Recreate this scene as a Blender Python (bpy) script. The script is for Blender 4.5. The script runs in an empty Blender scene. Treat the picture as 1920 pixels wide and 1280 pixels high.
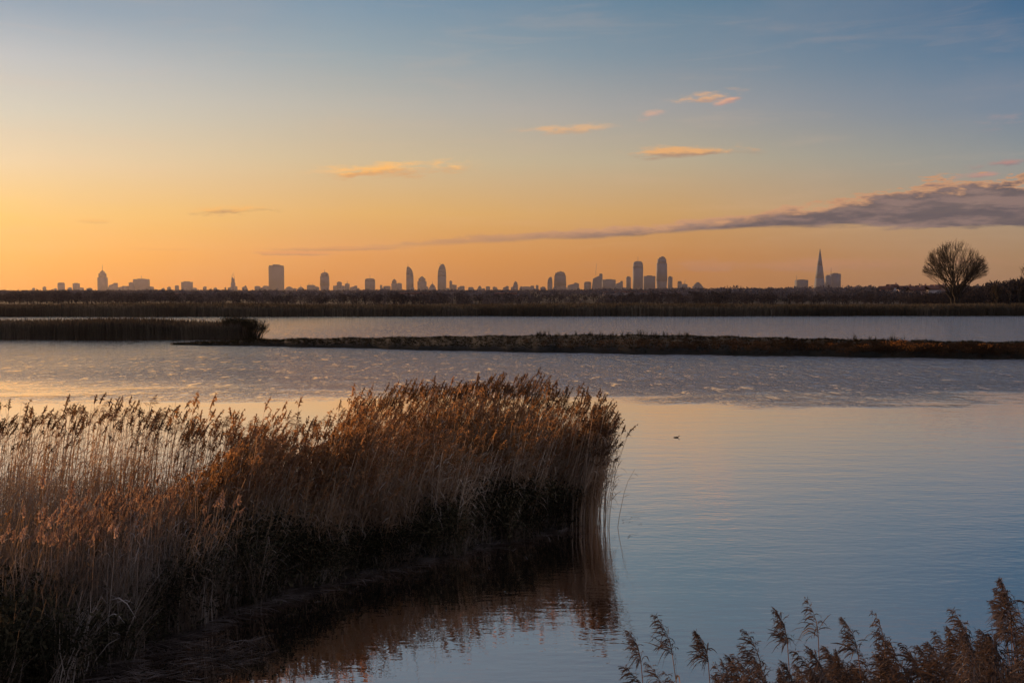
import bpy, bmesh, math, random
import numpy as np
from mathutils import Vector, Matrix, noise as mnoise

R = math.radians
random.seed(7)
rng = np.random.default_rng(7)
scene = bpy.context.scene
C = scene.collection

# ------------------------------------------------------------------ camera
CAM_H = 5.5
FPX = 1920 * 35.0 / 36.0
PITCH = math.atan(95 / FPX)
cam_data = bpy.data.cameras.new('camera')
cam_data.lens = 35.0
cam_data.sensor_width = 36.0
cam_data.clip_start = 0.1
cam_data.clip_end = 30000
cam = bpy.data.objects.new('camera', cam_data)
C.objects.link(cam)
cam.location = (0, 0, CAM_H)
cam.rotation_euler = (math.pi / 2 - PITCH, 0, 0)
scene.camera = cam
scene.render.resolution_x = 1024
scene.render.resolution_y = 682

def ray(px, py):
    u = (px - 960) / FPX
    v = (640 - py) / FPX
    cp, sp = math.cos(PITCH), math.sin(PITCH)
    return Vector((u, cp + v * sp, -sp + v * cp))
def ground(px, py, z=0.0):
    d = ray(px, py)
    k = (z - CAM_H) / d.z
    return (d.x * k, d.y * k)
def at(px, py, Y):
    d = ray(px, py)
    k = Y / d.y
    return Vector((d.x * k, Y, CAM_H + d.z * k))
def azel(px, py):
    d = ray(px, py).normalized()
    return math.degrees(math.atan2(d.x, d.y)), math.degrees(math.asin(d.z))

# ------------------------------------------------------------------ colours
def lin(c):
    o = []
    for v in c:
        v = v / 255.0
        o.append(v / 12.92 if v <= 0.04045 else ((v + 0.055) / 1.055) ** 2.4)
    return o

# ------------------------------------------------------------------ world: dusk sky with clouds
SUN_AZ, SUN_EL = -45.0, 8.0
world = bpy.data.worlds.new('World')
scene.world = world
world.use_nodes = True
wt = world.node_tree
wt.nodes.clear()
WN, WL = wt.nodes, wt.links

class G:
    """tiny helper to write node maths"""
    def __init__(s, tree): s.t = tree
    def put(s, n, i, v):
        if v is None: return
        if hasattr(v, 'is_output') or isinstance(v, bpy.types.NodeSocket): s.t.links.new(v, n.inputs[i])
        else: n.inputs[i].default_value = v
    def m(s, op, a, b=None, c=None, clamp=False):
        n = s.t.nodes.new('ShaderNodeMath'); n.operation = op; n.use_clamp = clamp
        s.put(n, 0, a); s.put(n, 1, b); s.put(n, 2, c)
        return n.outputs[0]
    def smooth(s, v, a, b):
        n = s.t.nodes.new('ShaderNodeMapRange'); n.interpolation_type = 'SMOOTHSTEP'
        s.put(n, 0, v); n.inputs[1].default_value = a; n.inputs[2].default_value = b
        return n.outputs[0]
    def mix(s, f, a, b, blend='MIX'):
        n = s.t.nodes.new('ShaderNodeMix'); n.data_type = 'RGBA'; n.blend_type = blend
        s.put(n, 0, f)
        for i, v in ((6, a), (7, b)):
            if isinstance(v, (tuple, list)): v = tuple(v) + (1,) if len(v) == 3 else tuple(v)
            s.put(n, i, v)
        return n.outputs[2]
    def ramp(s, f, stops, interp='LINEAR'):
        n = s.t.nodes.new('ShaderNodeValToRGB'); n.color_ramp.interpolation = interp
        e = n.color_ramp.elements
        while len(e) < len(stops): e.new(0.5)
        for k, (p, c) in enumerate(sorted(stops, key=lambda q: q[0])):
            e[k].position = min(1, max(0, p))
            c = (c, c, c) if isinstance(c, (int, float)) else c
            e[k].color = (c[0], c[1], c[2], 1)
        s.put(n, 0, f)
        return n.outputs[0]
    def noise(s, vec, scale, detail=4, rough=0.5, dist=0.0, dim='3D'):
        n = s.t.nodes.new('ShaderNodeTexNoise'); n.noise_dimensions = dim
        if vec is not None: s.put(n, 0, vec)
        n.inputs['Scale'].default_value = scale; n.inputs['Detail'].default_value = detail
        n.inputs['Roughness'].default_value = rough; n.inputs['Distortion'].default_value = dist
        return n.outputs[0]
    def xyz(s, x, y, z):
        n = s.t.nodes.new('ShaderNodeCombineXYZ'); s.put(n, 0, x); s.put(n, 1, y); s.put(n, 2, z)
        return n.outputs[0]
    def scale(s, v, sc):
        n = s.t.nodes.new('ShaderNodeVectorMath'); n.operation = 'MULTIPLY'
        s.put(n, 0, v); n.inputs[1].default_value = sc
        return n.outputs[0]

g = G(wt)
tc = WN.new('ShaderNodeTexCoord')
sep = WN.new('ShaderNodeSeparateXYZ'); WL.new(tc.outputs['Generated'], sep.inputs[0])
az = g.m('DEGREES', g.m('ARCTAN2', sep.outputs[0], sep.outputs[1]))
el = g.m('DEGREES', g.m('ARCSINE', sep.outputs[2]))
# colour against elevation at four azimuths; rows are image heights of the photograph
SKY_ROWS = [0, 100, 200, 300, 400, 480, 540]
SKY_COLS = {
    0:    [(145,164,180), (188,192,193), (210,205,188), (236,210,168), (250,200,108), (250,172,56), (244,152,40)],
    640:  [(120,149,170), (150,166,173), (184,181,170), (206,186,150), (226,175,100), (220,144,56), (206,127,48)],
    1280: [(95,128,151), (118,140,156), (154,156,157), (181,169,143), (202,157,98), (192,128,62), (178,114,56)],
    1920: [(63,104,139), (80,117,147), (109,131,152), (142,148,147), (170,149,124), (164,128,90), (152,111,78)],
}
ZEN = [((94,108,134), 24), ((88,98,126), 40), ((96,104,132), 90)]
ELMAX = 45.0
tel = g.m('DIVIDE', el, ELMAX, clamp=True)
cols = []
for cx, rows in SKY_COLS.items():
    st = []
    for ry, c in zip(SKY_ROWS, rows):
        st.append((azel(cx, ry)[1] / ELMAX, lin(c)))
    top = lin(rows[0])
    for zc, ze in ZEN:
        k = 0.35 if ze < 30 else 0.12
        zl = lin(zc)
        st.append((min(1.0, ze / ELMAX), [zl[i] * (1 - k) + top[i] * k for i in range(3)]))
    cols.append((azel(cx, 400)[0], g.ramp(tel, st, 'B_SPLINE' if False else 'EASE' if False else 'LINEAR')))
sky = cols[0][1]
for k in range(1, 4):
    n = WN.new('ShaderNodeMapRange'); n.clamp = True
    WL.new(az, n.inputs[0]); n.inputs[1].default_value = cols[k - 1][0]; n.inputs[2].default_value = cols[k][0]
    sky = g.mix(n.outputs[0], sky, cols[k][1])
# away from the sunset, unseen sky brightened as fill light on the reed fronts
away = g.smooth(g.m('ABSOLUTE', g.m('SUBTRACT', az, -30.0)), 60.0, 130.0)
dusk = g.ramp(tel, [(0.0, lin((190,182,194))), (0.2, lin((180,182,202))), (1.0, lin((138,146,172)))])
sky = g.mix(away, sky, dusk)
# uneven high veil
ae = g.xyz(az, g.m('MULTIPLY', el, 2.2), 0.0)
veil = g.noise(ae, 0.07, 5, 0.55)
sky = g.mix(g.m('MULTIPLY', g.smooth(veil, 0.4, 0.75), 0.10), sky, lin((205, 180, 165)))

# ---- clouds
cn1 = g.noise(g.xyz(g.m('MULTIPLY', az, 0.32), g.m('MULTIPLY', el, 1.6), 3.1), 1.0, 7, 0.62)      # streaky
cn2 = g.noise(g.xyz(g.m('MULTIPLY', az, 0.16), g.m('MULTIPLY', el, 0.9), 8.4), 1.0, 6, 0.6, 0.4)
cn3 = g.noise(g.xyz(g.m('MULTIPLY', az, 1.1), g.m('MULTIPLY', el, 3.4), 1.4), 1.0, 5, 0.6)
def cloud(px, py, a, b, rot, col, dark, op):
    global sky
    caz, cel = azel(px, py)
    kx = math.degrees(1 / FPX) * math.cos(math.radians(caz)) ** 2
    a, b = a * kx, b * math.degrees(1 / FPX) * math.cos(math.radians(caz))
    c_, s_ = math.cos(R(rot)), math.sin(R(rot))
    dx = g.m('SUBTRACT', az, caz); dy = g.m('SUBTRACT', el, cel)
    u = g.m('DIVIDE', g.m('ADD', g.m('MULTIPLY', dx, c_), g.m('MULTIPLY', dy, s_)), a)
    v = g.m('DIVIDE', g.m('SUBTRACT', g.m('MULTIPLY', dy, c_), g.m('MULTIPLY', dx, s_)), b)
    d = g.m('SQRT', g.m('ADD', g.m('MULTIPLY', u, u), g.m('MULTIPLY', v, v)))
    n1 = g.m('MULTIPLY_ADD', cn1, 3.4, -1.75)
    n3 = g.m('MULTIPLY_ADD', cn3, 1.6, -0.8)
    f = g.m('ADD', g.m('SUBTRACT', 1.0, d), g.m('ADD', n1, n3))
    mask = g.m('MULTIPLY', g.smooth(f, -0.1, 0.9), g.smooth(d, 1.5, 0.5))
    mask = g.m('MULTIPLY', mask, op)
    body = g.mix(g.smooth(g.m('ADD', v, n3), 0.25, -0.5), lin(col), lin(dark))
    sky = g.mix(mask, sky, body)
cloud(745, 318, 160, 20, 4, (248, 190, 116), (214, 160, 108), 0.9)
cloud(690, 322, 60, 10, 8, (255, 186, 96), (214, 150, 92), 0.8)
cloud(450, 393, 100, 12, 5, (240, 180, 98), (172, 126, 92), 0.95)
cloud(1062, 244, 95, 12, 2, (226, 178, 130), (198, 162, 130), 0.8)
cloud(1216, 216, 38, 13, 18, (214, 170, 146), (196, 160, 146), 0.7)
cloud(1322, 184, 72, 13, 6, (226, 174, 128), (186, 150, 130), 0.9)
cloud(1352, 194, 40, 9, 20, (240, 172, 134), (198, 146, 130), 0.7)
cloud(1298, 285, 132, 15, 1, (230, 172, 114), (168, 136, 114), 0.95)
cloud(1885, 306, 70, 9, 4, (178, 136, 130), (130, 110, 120), 0.95)
cloud(1838, 330, 56, 8, 3, (196, 142, 130), (160, 124, 124), 0.8)
cloud(1880, 232, 60, 18, 0, (176, 150, 148), (160, 140, 146), 0.5)
cloud(520, 475, 110, 5, 0, (214, 142, 84), (186, 126, 90), 0.85)
cloud(640, 466, 150, 5, 1, (206, 140, 84), (180, 124, 88), 0.7)
cloud(330, 468, 90, 4, 0, (226, 152, 78), (204, 136, 82), 0.5)
cloud(180, 415, 40, 6, 0, (238, 176, 90), (220, 160, 90), 0.5)
cloud(1500, 497, 420, 16, 0, (188, 132, 102), (172, 124, 104), 0.45)
# the long wedge of grey cloud
BOT = [(640,467), (690,465), (900,455), (1200,442), (1350,434), (1450,427), (1600,424), (1700,428), (1920,420), (2100,416)]
TOP = [(640,464), (690,457), (900,442), (1000,435), (1200,423), (1350,411), (1420,398), (1550,378), (1700,350), (1800,343), (1920,322), (2100,300)]
A0, A1, E1 = -12.0, 40.0, 9.0
ta = g.m('DIVIDE', g.m('SUBTRACT', az, A0), A1 - A0, clamp=True)
def curve(pts):
    st = []
    for p in pts:
        a_, e_ = azel(*p)
        st.append(((a_ - A0) / (A1 - A0), e_ / E1))
    return g.m('MULTIPLY', g.ramp(ta, st), E1)
top_e, bot_e = curve(TOP), curve(BOT)
wid = g.m('MAXIMUM', g.m('SUBTRACT', top_e, bot_e), 0.05)
nb = g.m('MULTIPLY', g.m('SUBTRACT', cn2, 0.5), g.m('MULTIPLY_ADD', wid, 0.7, 0.25))
nt = g.m('MULTIPLY', g.m('SUBTRACT', cn1, 0.5), g.m('MULTIPLY_ADD', wid, 1.25, 0.45))
n3b = g.m('MULTIPLY', g.m('SUBTRACT', cn3, 0.5), g.m('MULTIPLY_ADD', wid, 0.5, 0.12))
dt = g.m('ADD', g.m('SUBTRACT', top_e, el), g.m('ADD', nt, n3b))
db = g.m('ADD', g.m('SUBTRACT', el, bot_e), nb)
mt = g.smooth(dt, -0.08, 0.14); mb = g.smooth(db, -0.10, 0.16)
fade = g.smooth(az, azel(650, 460)[0], azel(1250, 440)[0])
wm = g.m('MULTIPLY', g.m('MULTIPLY', mt, mb), g.m('MULTIPLY_ADD', fade, 0.42, 0.56))
wm = g.m('MULTIPLY', wm, g.smooth(az, azel(640, 460)[0], azel(760, 460)[0]))
wcol = g.mix(g.smooth(cn1, 0.42, 0.62), lin((86, 81, 89)), lin((132, 111, 108)))
wcol = g.mix(g.smooth(dt, 0.55, 0.05), wcol, lin((202, 150, 112)))
wcol = g.mix(g.m('SUBTRACT', 1.0, fade), wcol, lin((176, 126, 96)))
sky = g.mix(wm, sky, wcol)

# thin high streaks
st1 = g.noise(g.xyz(g.m('MULTIPLY_ADD', az, 0.10, g.m('MULTIPLY', el, -0.25)), g.m('MULTIPLY', el, 0.9), 2.2), 1.0, 8, 0.66, 0.5)
stm = g.m('MULTIPLY', g.smooth(st1, 0.50, 0.74), g.m('MULTIPLY', g.smooth(el, 0.6, 3.0), 0.09))
sky = g.mix(stm, sky, lin((232, 188, 152)))
nish = WN.new('ShaderNodeTexSky'); nish.sky_type = 'NISHITA'; nish.sun_disc = False
nish.sun_elevation = R(SUN_EL); nish.sun_rotation = R(SUN_AZ)
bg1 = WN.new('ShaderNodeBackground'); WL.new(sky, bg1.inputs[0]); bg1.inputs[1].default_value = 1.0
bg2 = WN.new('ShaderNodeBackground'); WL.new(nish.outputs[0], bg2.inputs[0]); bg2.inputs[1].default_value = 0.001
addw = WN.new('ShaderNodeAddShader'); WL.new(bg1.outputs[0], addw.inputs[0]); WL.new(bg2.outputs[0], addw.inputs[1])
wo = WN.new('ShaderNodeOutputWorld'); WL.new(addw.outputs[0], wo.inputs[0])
world.cycles.sampling_method = 'MANUAL'
world.cycles.sample_map_resolution = 1024

# ------------------------------------------------------------------ sun
sd = bpy.data.lights.new('sun', 'SUN')
sd.energy = 5.0; sd.angle = R(1.5); sd.color = (1.0, 0.58, 0.29)
sun = bpy.data.objects.new('sun', sd); C.objects.link(sun)
sv = Vector((math.sin(R(SUN_AZ)) * math.cos(R(SUN_EL)), math.cos(R(SUN_AZ)) * math.cos(R(SUN_EL)), math.sin(R(SUN_EL))))
sun.rotation_euler = sv.to_track_quat('Z', 'Y').to_euler()
sun.location = (-30, 20, 40)

vs = scene.view_settings
scene.display_settings.display_device = 'sRGB'
vs.view_transform = 'Standard'; vs.look = 'None'; vs.exposure = 0.0; vs.gamma = 1.0; vs.use_curve_mapping = False
cy = scene.cycles
cy.use_denoising = True
cy.max_bounces = 8; cy.diffuse_bounces = 3; cy.glossy_bounces = 3; cy.transmission_bounces = 4
cy.transparent_max_bounces = 8; cy.volume_bounces = 0
cy.sample_clamp_indirect = 4.0; cy.sample_clamp_direct = 3.0

# ------------------------------------------------------------------ mesh and object helpers
def tag(o, label=None, cat=None, group=None, kind=None):
    if label: o['label'] = label
    if cat: o['category'] = cat
    if group: o['group'] = group
    if kind: o['kind'] = kind
    return o
def empty(name, loc=(0, 0, 0), rz=0):
    o = bpy.data.objects.new(name, None); C.objects.link(o)
    o.location = loc; o.rotation_euler = (0, 0, rz); o.empty_display_size = 0.2
    return o
def link(name, me, parent=None):
    o = bpy.data.objects.new(name, me); C.objects.link(o)
    if parent: o.parent = parent
    return o
def raw_mesh(name, V, F, mats, mi=None, rnd=None, smooth=False):
    """V (n,3), F (m,4) quads (or (m,3))"""
    V = np.asarray(V, dtype=np.float32); F = np.asarray(F, dtype=np.int32)
    me = bpy.data.meshes.new(name)
    k = F.shape[1]
    me.vertices.add(len(V)); me.vertices.foreach_set('co', V.ravel())
    me.loops.add(F.size); me.loops.foreach_set('vertex_index', F.ravel())
    me.polygons.add(len(F)); me.polygons.foreach_set('loop_start', np.arange(0, F.size, k, dtype=np.int32))
    try: me.polygons.foreach_set('loop_total', np.full(len(F), k, dtype=np.int32))
    except Exception: pass
    for m in mats: me.materials.append(m)
    if mi is not None: me.polygons.foreach_set('material_index', np.asarray(mi, dtype=np.int32))
    if smooth: me.polygons.foreach_set('use_smooth', np.ones(len(F), dtype=bool))
    if rnd is not None:
        a = me.attributes.new('rnd', 'FLOAT', 'POINT'); a.data.foreach_set('value', np.asarray(rnd, dtype=np.float32))
    me.update(calc_edges=True)
    return me

class Geo:
    """collects quads"""
    def __init__(s): s.V = []; s.F = []; s.M = []; s.n = 0
    def add(s, V, F, m=0):
        V = np.asarray(V, float).reshape(-1, 3); F = np.asarray(F, int).reshape(-1, 4)
        s.V.append(V); s.F.append(F + s.n); s.M.append(np.full(len(F), m)); s.n += len(V)
    def ribbon(s, pts, w, side, m=0):
        pts = np.asarray(pts, float); w = np.asarray(w, float)
        side = np.asarray(side, float)
        if side.ndim == 1: side = np.tile(side, (len(pts), 1))
        a = pts - side * w[:, None] / 2; b = pts + side * w[:, None] / 2
        V = np.empty((2 * len(pts), 3)); V[0::2] = a; V[1::2] = b
        F = [(2 * i, 2 * i + 1, 2 * i + 3, 2 * i + 2) for i in range(len(pts) - 1)]
        s.add(V, F, m)
    def tube(s, pts, r, n=5, m=0, cap=True):
        pts = np.asarray(pts, float); r = np.asarray(r, float)
        rings = []
        for i in range(len(pts)):
            t = pts[min(i + 1, len(pts) - 1)] - pts[max(i - 1, 0)]
            t = t / (np.linalg.norm(t) + 1e-9)
            a = np.cross(t, (0.3, 0.9, 0.1) if abs(t[1]) < 0.9 else (1, 0, 0)); a /= np.linalg.norm(a)
            b = np.cross(t, a)
            th = np.arange(n) * 2 * math.pi / n
            rings.append(pts[i] + r[i] * (np.cos(th)[:, None] * a + np.sin(th)[:, None] * b))
        V = np.concatenate(rings)
        F = []
        for i in range(len(pts) - 1):
            for j in range(n):
                F.append((i * n + j, i * n + (j + 1) % n, (i + 1) * n + (j + 1) % n, (i + 1) * n + j))
        s.add(V, F, m)
    def box(s, x0, x1, y0, y1, z0, z1, m=0, tx=1.0, ty=1.0, cx=None):
        cx = (x0 + x1) / 2 if cx is None else cx; cy_ = (y0 + y1) / 2
        f = lambda x, y: (cx + (x - (x0 + x1) / 2) * tx, cy_ + (y - cy_) * ty)
        V = [(x0, y0, z0), (x1, y0, z0), (x1, y1, z0), (x0, y1, z0)] + [(*f(x, y), z1) for x, y in ((x0, y0), (x1, y0), (x1, y1), (x0, y1))]
        F = [(0, 1, 5, 4), (1, 2, 6, 5), (2, 3, 7, 6), (3, 0, 4, 7), (4, 5, 6, 7), (3, 2, 1, 0)]
        s.add(V, F, m)
    def arrays(s): return np.concatenate(s.V), np.concatenate(s.F), np.concatenate(s.M)
    def build(s, name, mats, parent=None, smooth=False, rnd=None):
        V, F, M = s.arrays()
        if not isinstance(mats, (list, tuple)): mats = [mats]
        return link(name, raw_mesh(name, V, F, mats, M, smooth=smooth, rnd=rnd), parent)

def scatter(variants, P, rz, sc, sz, lean=None, which=None, rnd=None):
    """tile variants (V,F,M) at positions; returns merged arrays"""
    n = len(P)
    which = rng.integers(0, len(variants), n) if which is None else which
    rnd = rng.random(n) if rnd is None else rnd
    VV, FF, MM, RR = [], [], [], []; off = 0
    for k, (V, F, M) in enumerate(variants):
        idx = np.where(which == k)[0]
        if not len(idx): continue
        c, s = np.cos(rz[idx]), np.sin(rz[idx])
        x = (V[None, :, 0] * c[:, None] - V[None, :, 1] * s[:, None]) * sc[idx, None]
        y = (V[None, :, 0] * s[:, None] + V[None, :, 1] * c[:, None]) * sc[idx, None]
        z = V[None, :, 2] * sz[idx, None]
        if lean is not None:
            zz = np.maximum(z, 0)
            x = x + lean[idx, 0, None] * zz ** 1.5 ; y = y + lean[idx, 1, None] * zz ** 1.5
        W = np.stack([x + P[idx, 0, None], y + P[idx, 1, None], z + P[idx, 2, None]], -1).reshape(-1, 3)
        nv = len(V)
        FF.append((F[None] + (np.arange(len(idx)) * nv)[:, None, None]).reshape(-1, 4) + off)
        MM.append(np.tile(M, len(idx))); RR.append(np.repeat(rnd[idx], nv)); VV.append(W); off += len(W)
    return np.concatenate(VV), np.concatenate(FF), np.concatenate(MM), np.concatenate(RR)

# ------------------------------------------------------------------ materials
def new_mat(name):
    m = bpy.data.materials.new(name); m.use_nodes = True
    m.node_tree.nodes.clear()
    return m, G(m.node_tree)
def attr(gg, name):
    n = gg.t.nodes.new('ShaderNodeAttribute'); n.attribute_name = name
    return n.outputs['Fac']
def objpos(gg):
    n = gg.t.nodes.new('ShaderNodeNewGeometry'); return n.outputs['Position']
def out(gg, sh):
    o = gg.t.nodes.new('ShaderNodeOutputMaterial'); gg.t.links.new(sh, o.inputs[0])

def plant_mat(name, c0, c1, c2, trans=0.4, tcol=None, nscale=0.5, gloss=0.0):
    """leafy stuff: diffuse + translucent, colour varies per plant and over the ground"""
    m, q = new_mat(name)
    n = q.noise(objpos(q), nscale, 3, 0.6)
    a = attr(q, 'rnd')
    col = q.ramp(a, [(0.0, c0), (0.5, c1), (1.0, c2)])
    col = q.mix(q.smooth(n, 0.38, 0.64), col, tuple(x * 0.45 for x in c1))
    d = q.t.nodes.new('ShaderNodeBsdfDiffuse'); q.put(d, 0, col)
    t = q.t.nodes.new('ShaderNodeBsdfTranslucent')
    q.put(t, 0, q.mix(0.55, col, tcol if tcol else c1))
    mx = q.t.nodes.new('ShaderNodeMixShader'); mx.inputs[0].default_value = trans
    q.t.links.new(d.outputs[0], mx.inputs[1]); q.t.links.new(t.outputs[0], mx.inputs[2])
    sh = mx.outputs[0]
    if gloss:
        gl = q.t.nodes.new('ShaderNodeBsdfGlossy'); gl.inputs['Roughness'].default_value = 0.35
        gl.inputs[0].default_value = (1, .9, .8, 1)
        m2 = q.t.nodes.new('ShaderNodeMixShader'); m2.inputs[0].default_value = gloss
        q.t.links.new(sh, m2.inputs[1]); q.t.links.new(gl.outputs[0], m2.inputs[2]); sh = m2.outputs[0]
    out(q, sh)
    return m
def rough_mat(name, c0, c1, nscale=1.0, rough=0.9, bump=0.0, spec=0.2):
    m, q = new_mat(name)
    p = q.t.nodes.new('ShaderNodeBsdfPrincipled')
    n = q.noise(objpos(q), nscale, 5, 0.6)
    q.put(p, 'Base Color', q.mix(q.smooth(n, 0.35, 0.65), tuple(c0) + (1,), tuple(c1) + (1,)))
    p.inputs['Roughness'].default_value = rough
    p.inputs['Specular IOR Level'].default_value = spec
    if bump:
        b = q.t.nodes.new('ShaderNodeBump'); b.inputs['Strength'].default_value = bump
        q.t.links.new(q.noise(objpos(q), nscale * 6, 4, 0.6), b.inputs['Height']); q.t.links.new(b.outputs[0], p.inputs['Normal'])
    out(q, p.outputs[0])
    return m

M_stalk = plant_mat('dry_reed_stalk', (0.13, 0.085, 0.055), (0.34, 0.245, 0.165), (0.66, 0.55, 0.42), 0.45, (0.72, 0.38, 0.12), 0.35, 0.07)
M_plume_lit = plant_mat('lit_brown_plume', (0.14, 0.08, 0.05), (0.28, 0.16, 0.09), (0.44, 0.27, 0.16), 0.5, (0.72, 0.34, 0.10), 0.5)  # lit copy of the dark plume: sunlight on inner reeds put into the colour
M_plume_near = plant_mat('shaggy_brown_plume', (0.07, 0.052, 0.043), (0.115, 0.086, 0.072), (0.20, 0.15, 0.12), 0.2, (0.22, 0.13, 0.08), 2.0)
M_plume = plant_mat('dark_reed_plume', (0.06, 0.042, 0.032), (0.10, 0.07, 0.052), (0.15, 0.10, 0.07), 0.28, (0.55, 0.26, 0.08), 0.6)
M_pink_lit = plant_mat('sunlit_pale_plume', (0.36, 0.22, 0.15), (0.52, 0.33, 0.22), (0.66, 0.46, 0.33), 0.42, (0.74, 0.40, 0.20), 0.6)  # lighter plume, with the sun's pink glow painted into its colour
M_scrub = plant_mat('dark_green_scrub', (0.018, 0.017, 0.010), (0.036, 0.032, 0.018), (0.10, 0.08, 0.045), 0.2, None, 0.7)
M_dead = plant_mat('grey_dead_grass', (0.10, 0.075, 0.055), (0.20, 0.16, 0.125), (0.44, 0.38, 0.33), 0.3, (0.5, 0.3, 0.15), 0.8)
M_far_reed = plant_mat('far_reed', (0.050, 0.043, 0.033), (0.085, 0.072, 0.052), (0.14, 0.115, 0.08), 0.2, (0.12, 0.08, 0.045), 0.05)
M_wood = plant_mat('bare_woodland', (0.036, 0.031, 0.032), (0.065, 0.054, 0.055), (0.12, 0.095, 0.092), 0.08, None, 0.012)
M_bark = rough_mat('dark_bark', (0.016, 0.013, 0.010), (0.04, 0.03, 0.022), 3.0)
M_rust = plant_mat('rusty_bramble', (0.20, 0.07, 0.02), (0.34, 0.13, 0.035), (0.5, 0.22, 0.06), 0.3, (0.7, 0.25, 0.05), 1.0)
M_tuft = plant_mat('bank_grass', (0.014, 0.014, 0.008), (0.026, 0.023, 0.013), (0.06, 0.044, 0.026), 0.15, None, 0.2)
M_litter = plant_mat('washed_up_straw', (0.08, 0.055, 0.042), (0.13, 0.095, 0.075), (0.26, 0.21, 0.18), 0.1, None, 2.0)
M_mud = rough_mat('wet_mud', (0.012, 0.010, 0.008), (0.03, 0.024, 0.018), 1.5, 0.6, 0.4, 0.4)
M_bankside = rough_mat('bank_turf', (0.010, 0.009, 0.006), (0.022, 0.017, 0.010), 0.35, 0.95, 0.5)
M_city = rough_mat('city_concrete', (0.06, 0.068, 0.085), (0.085, 0.09, 0.105), 0.004, 0.7)
M_glass = rough_mat('city_glass', (0.06, 0.075, 0.105), (0.07, 0.085, 0.115), 0.01, 0.7, 0, 0.3)
M_steel = rough_mat('mast_steel', (0.12, 0.12, 0.13), (0.16, 0.16, 0.17), 0.1, 0.5)
M_brick = rough_mat('house_brick', (0.20, 0.10, 0.075), (0.30, 0.17, 0.12), 0.02, 0.9)
M_render = rough_mat('pale_render', (0.26, 0.20, 0.18), (0.38, 0.31, 0.28), 0.02, 0.9)
M_roof = rough_mat('roof_tile', (0.10, 0.045, 0.035), (0.16, 0.07, 0.05), 0.1, 0.9)

# ground: meadow, wet fields
def ground_mat():
    m, q = new_mat('ground')
    p = q.t.nodes.new('ShaderNodeBsdfPrincipled')
    pos = objpos(q)
    n1 = q.noise(q.scale(pos, (0.004, 0.012, 1)), 1.0, 5, 0.6)
    n2 = q.noise(pos, 0.6, 4, 0.6)
    col = q.ramp(n1, [(0.30, (0.018, 0.015, 0.010)), (0.45, (0.03, 0.025, 0.016)), (0.58, (0.05, 0.04, 0.032)), (0.7, (0.13, 0.11, 0.105))])
    col = q.mix(q.m('MULTIPLY', q.smooth(n2, 0.4, 0.7), 0.5), col, (0.03, 0.026, 0.014))
    q.put(p, 'Base Color', col); p.inputs['Roughness'].default_value = 0.95
    p.inputs['Specular IOR Level'].default_value = 0.1
    out(q, p.outputs[0])
    return m
M_ground = ground_mat()

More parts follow.
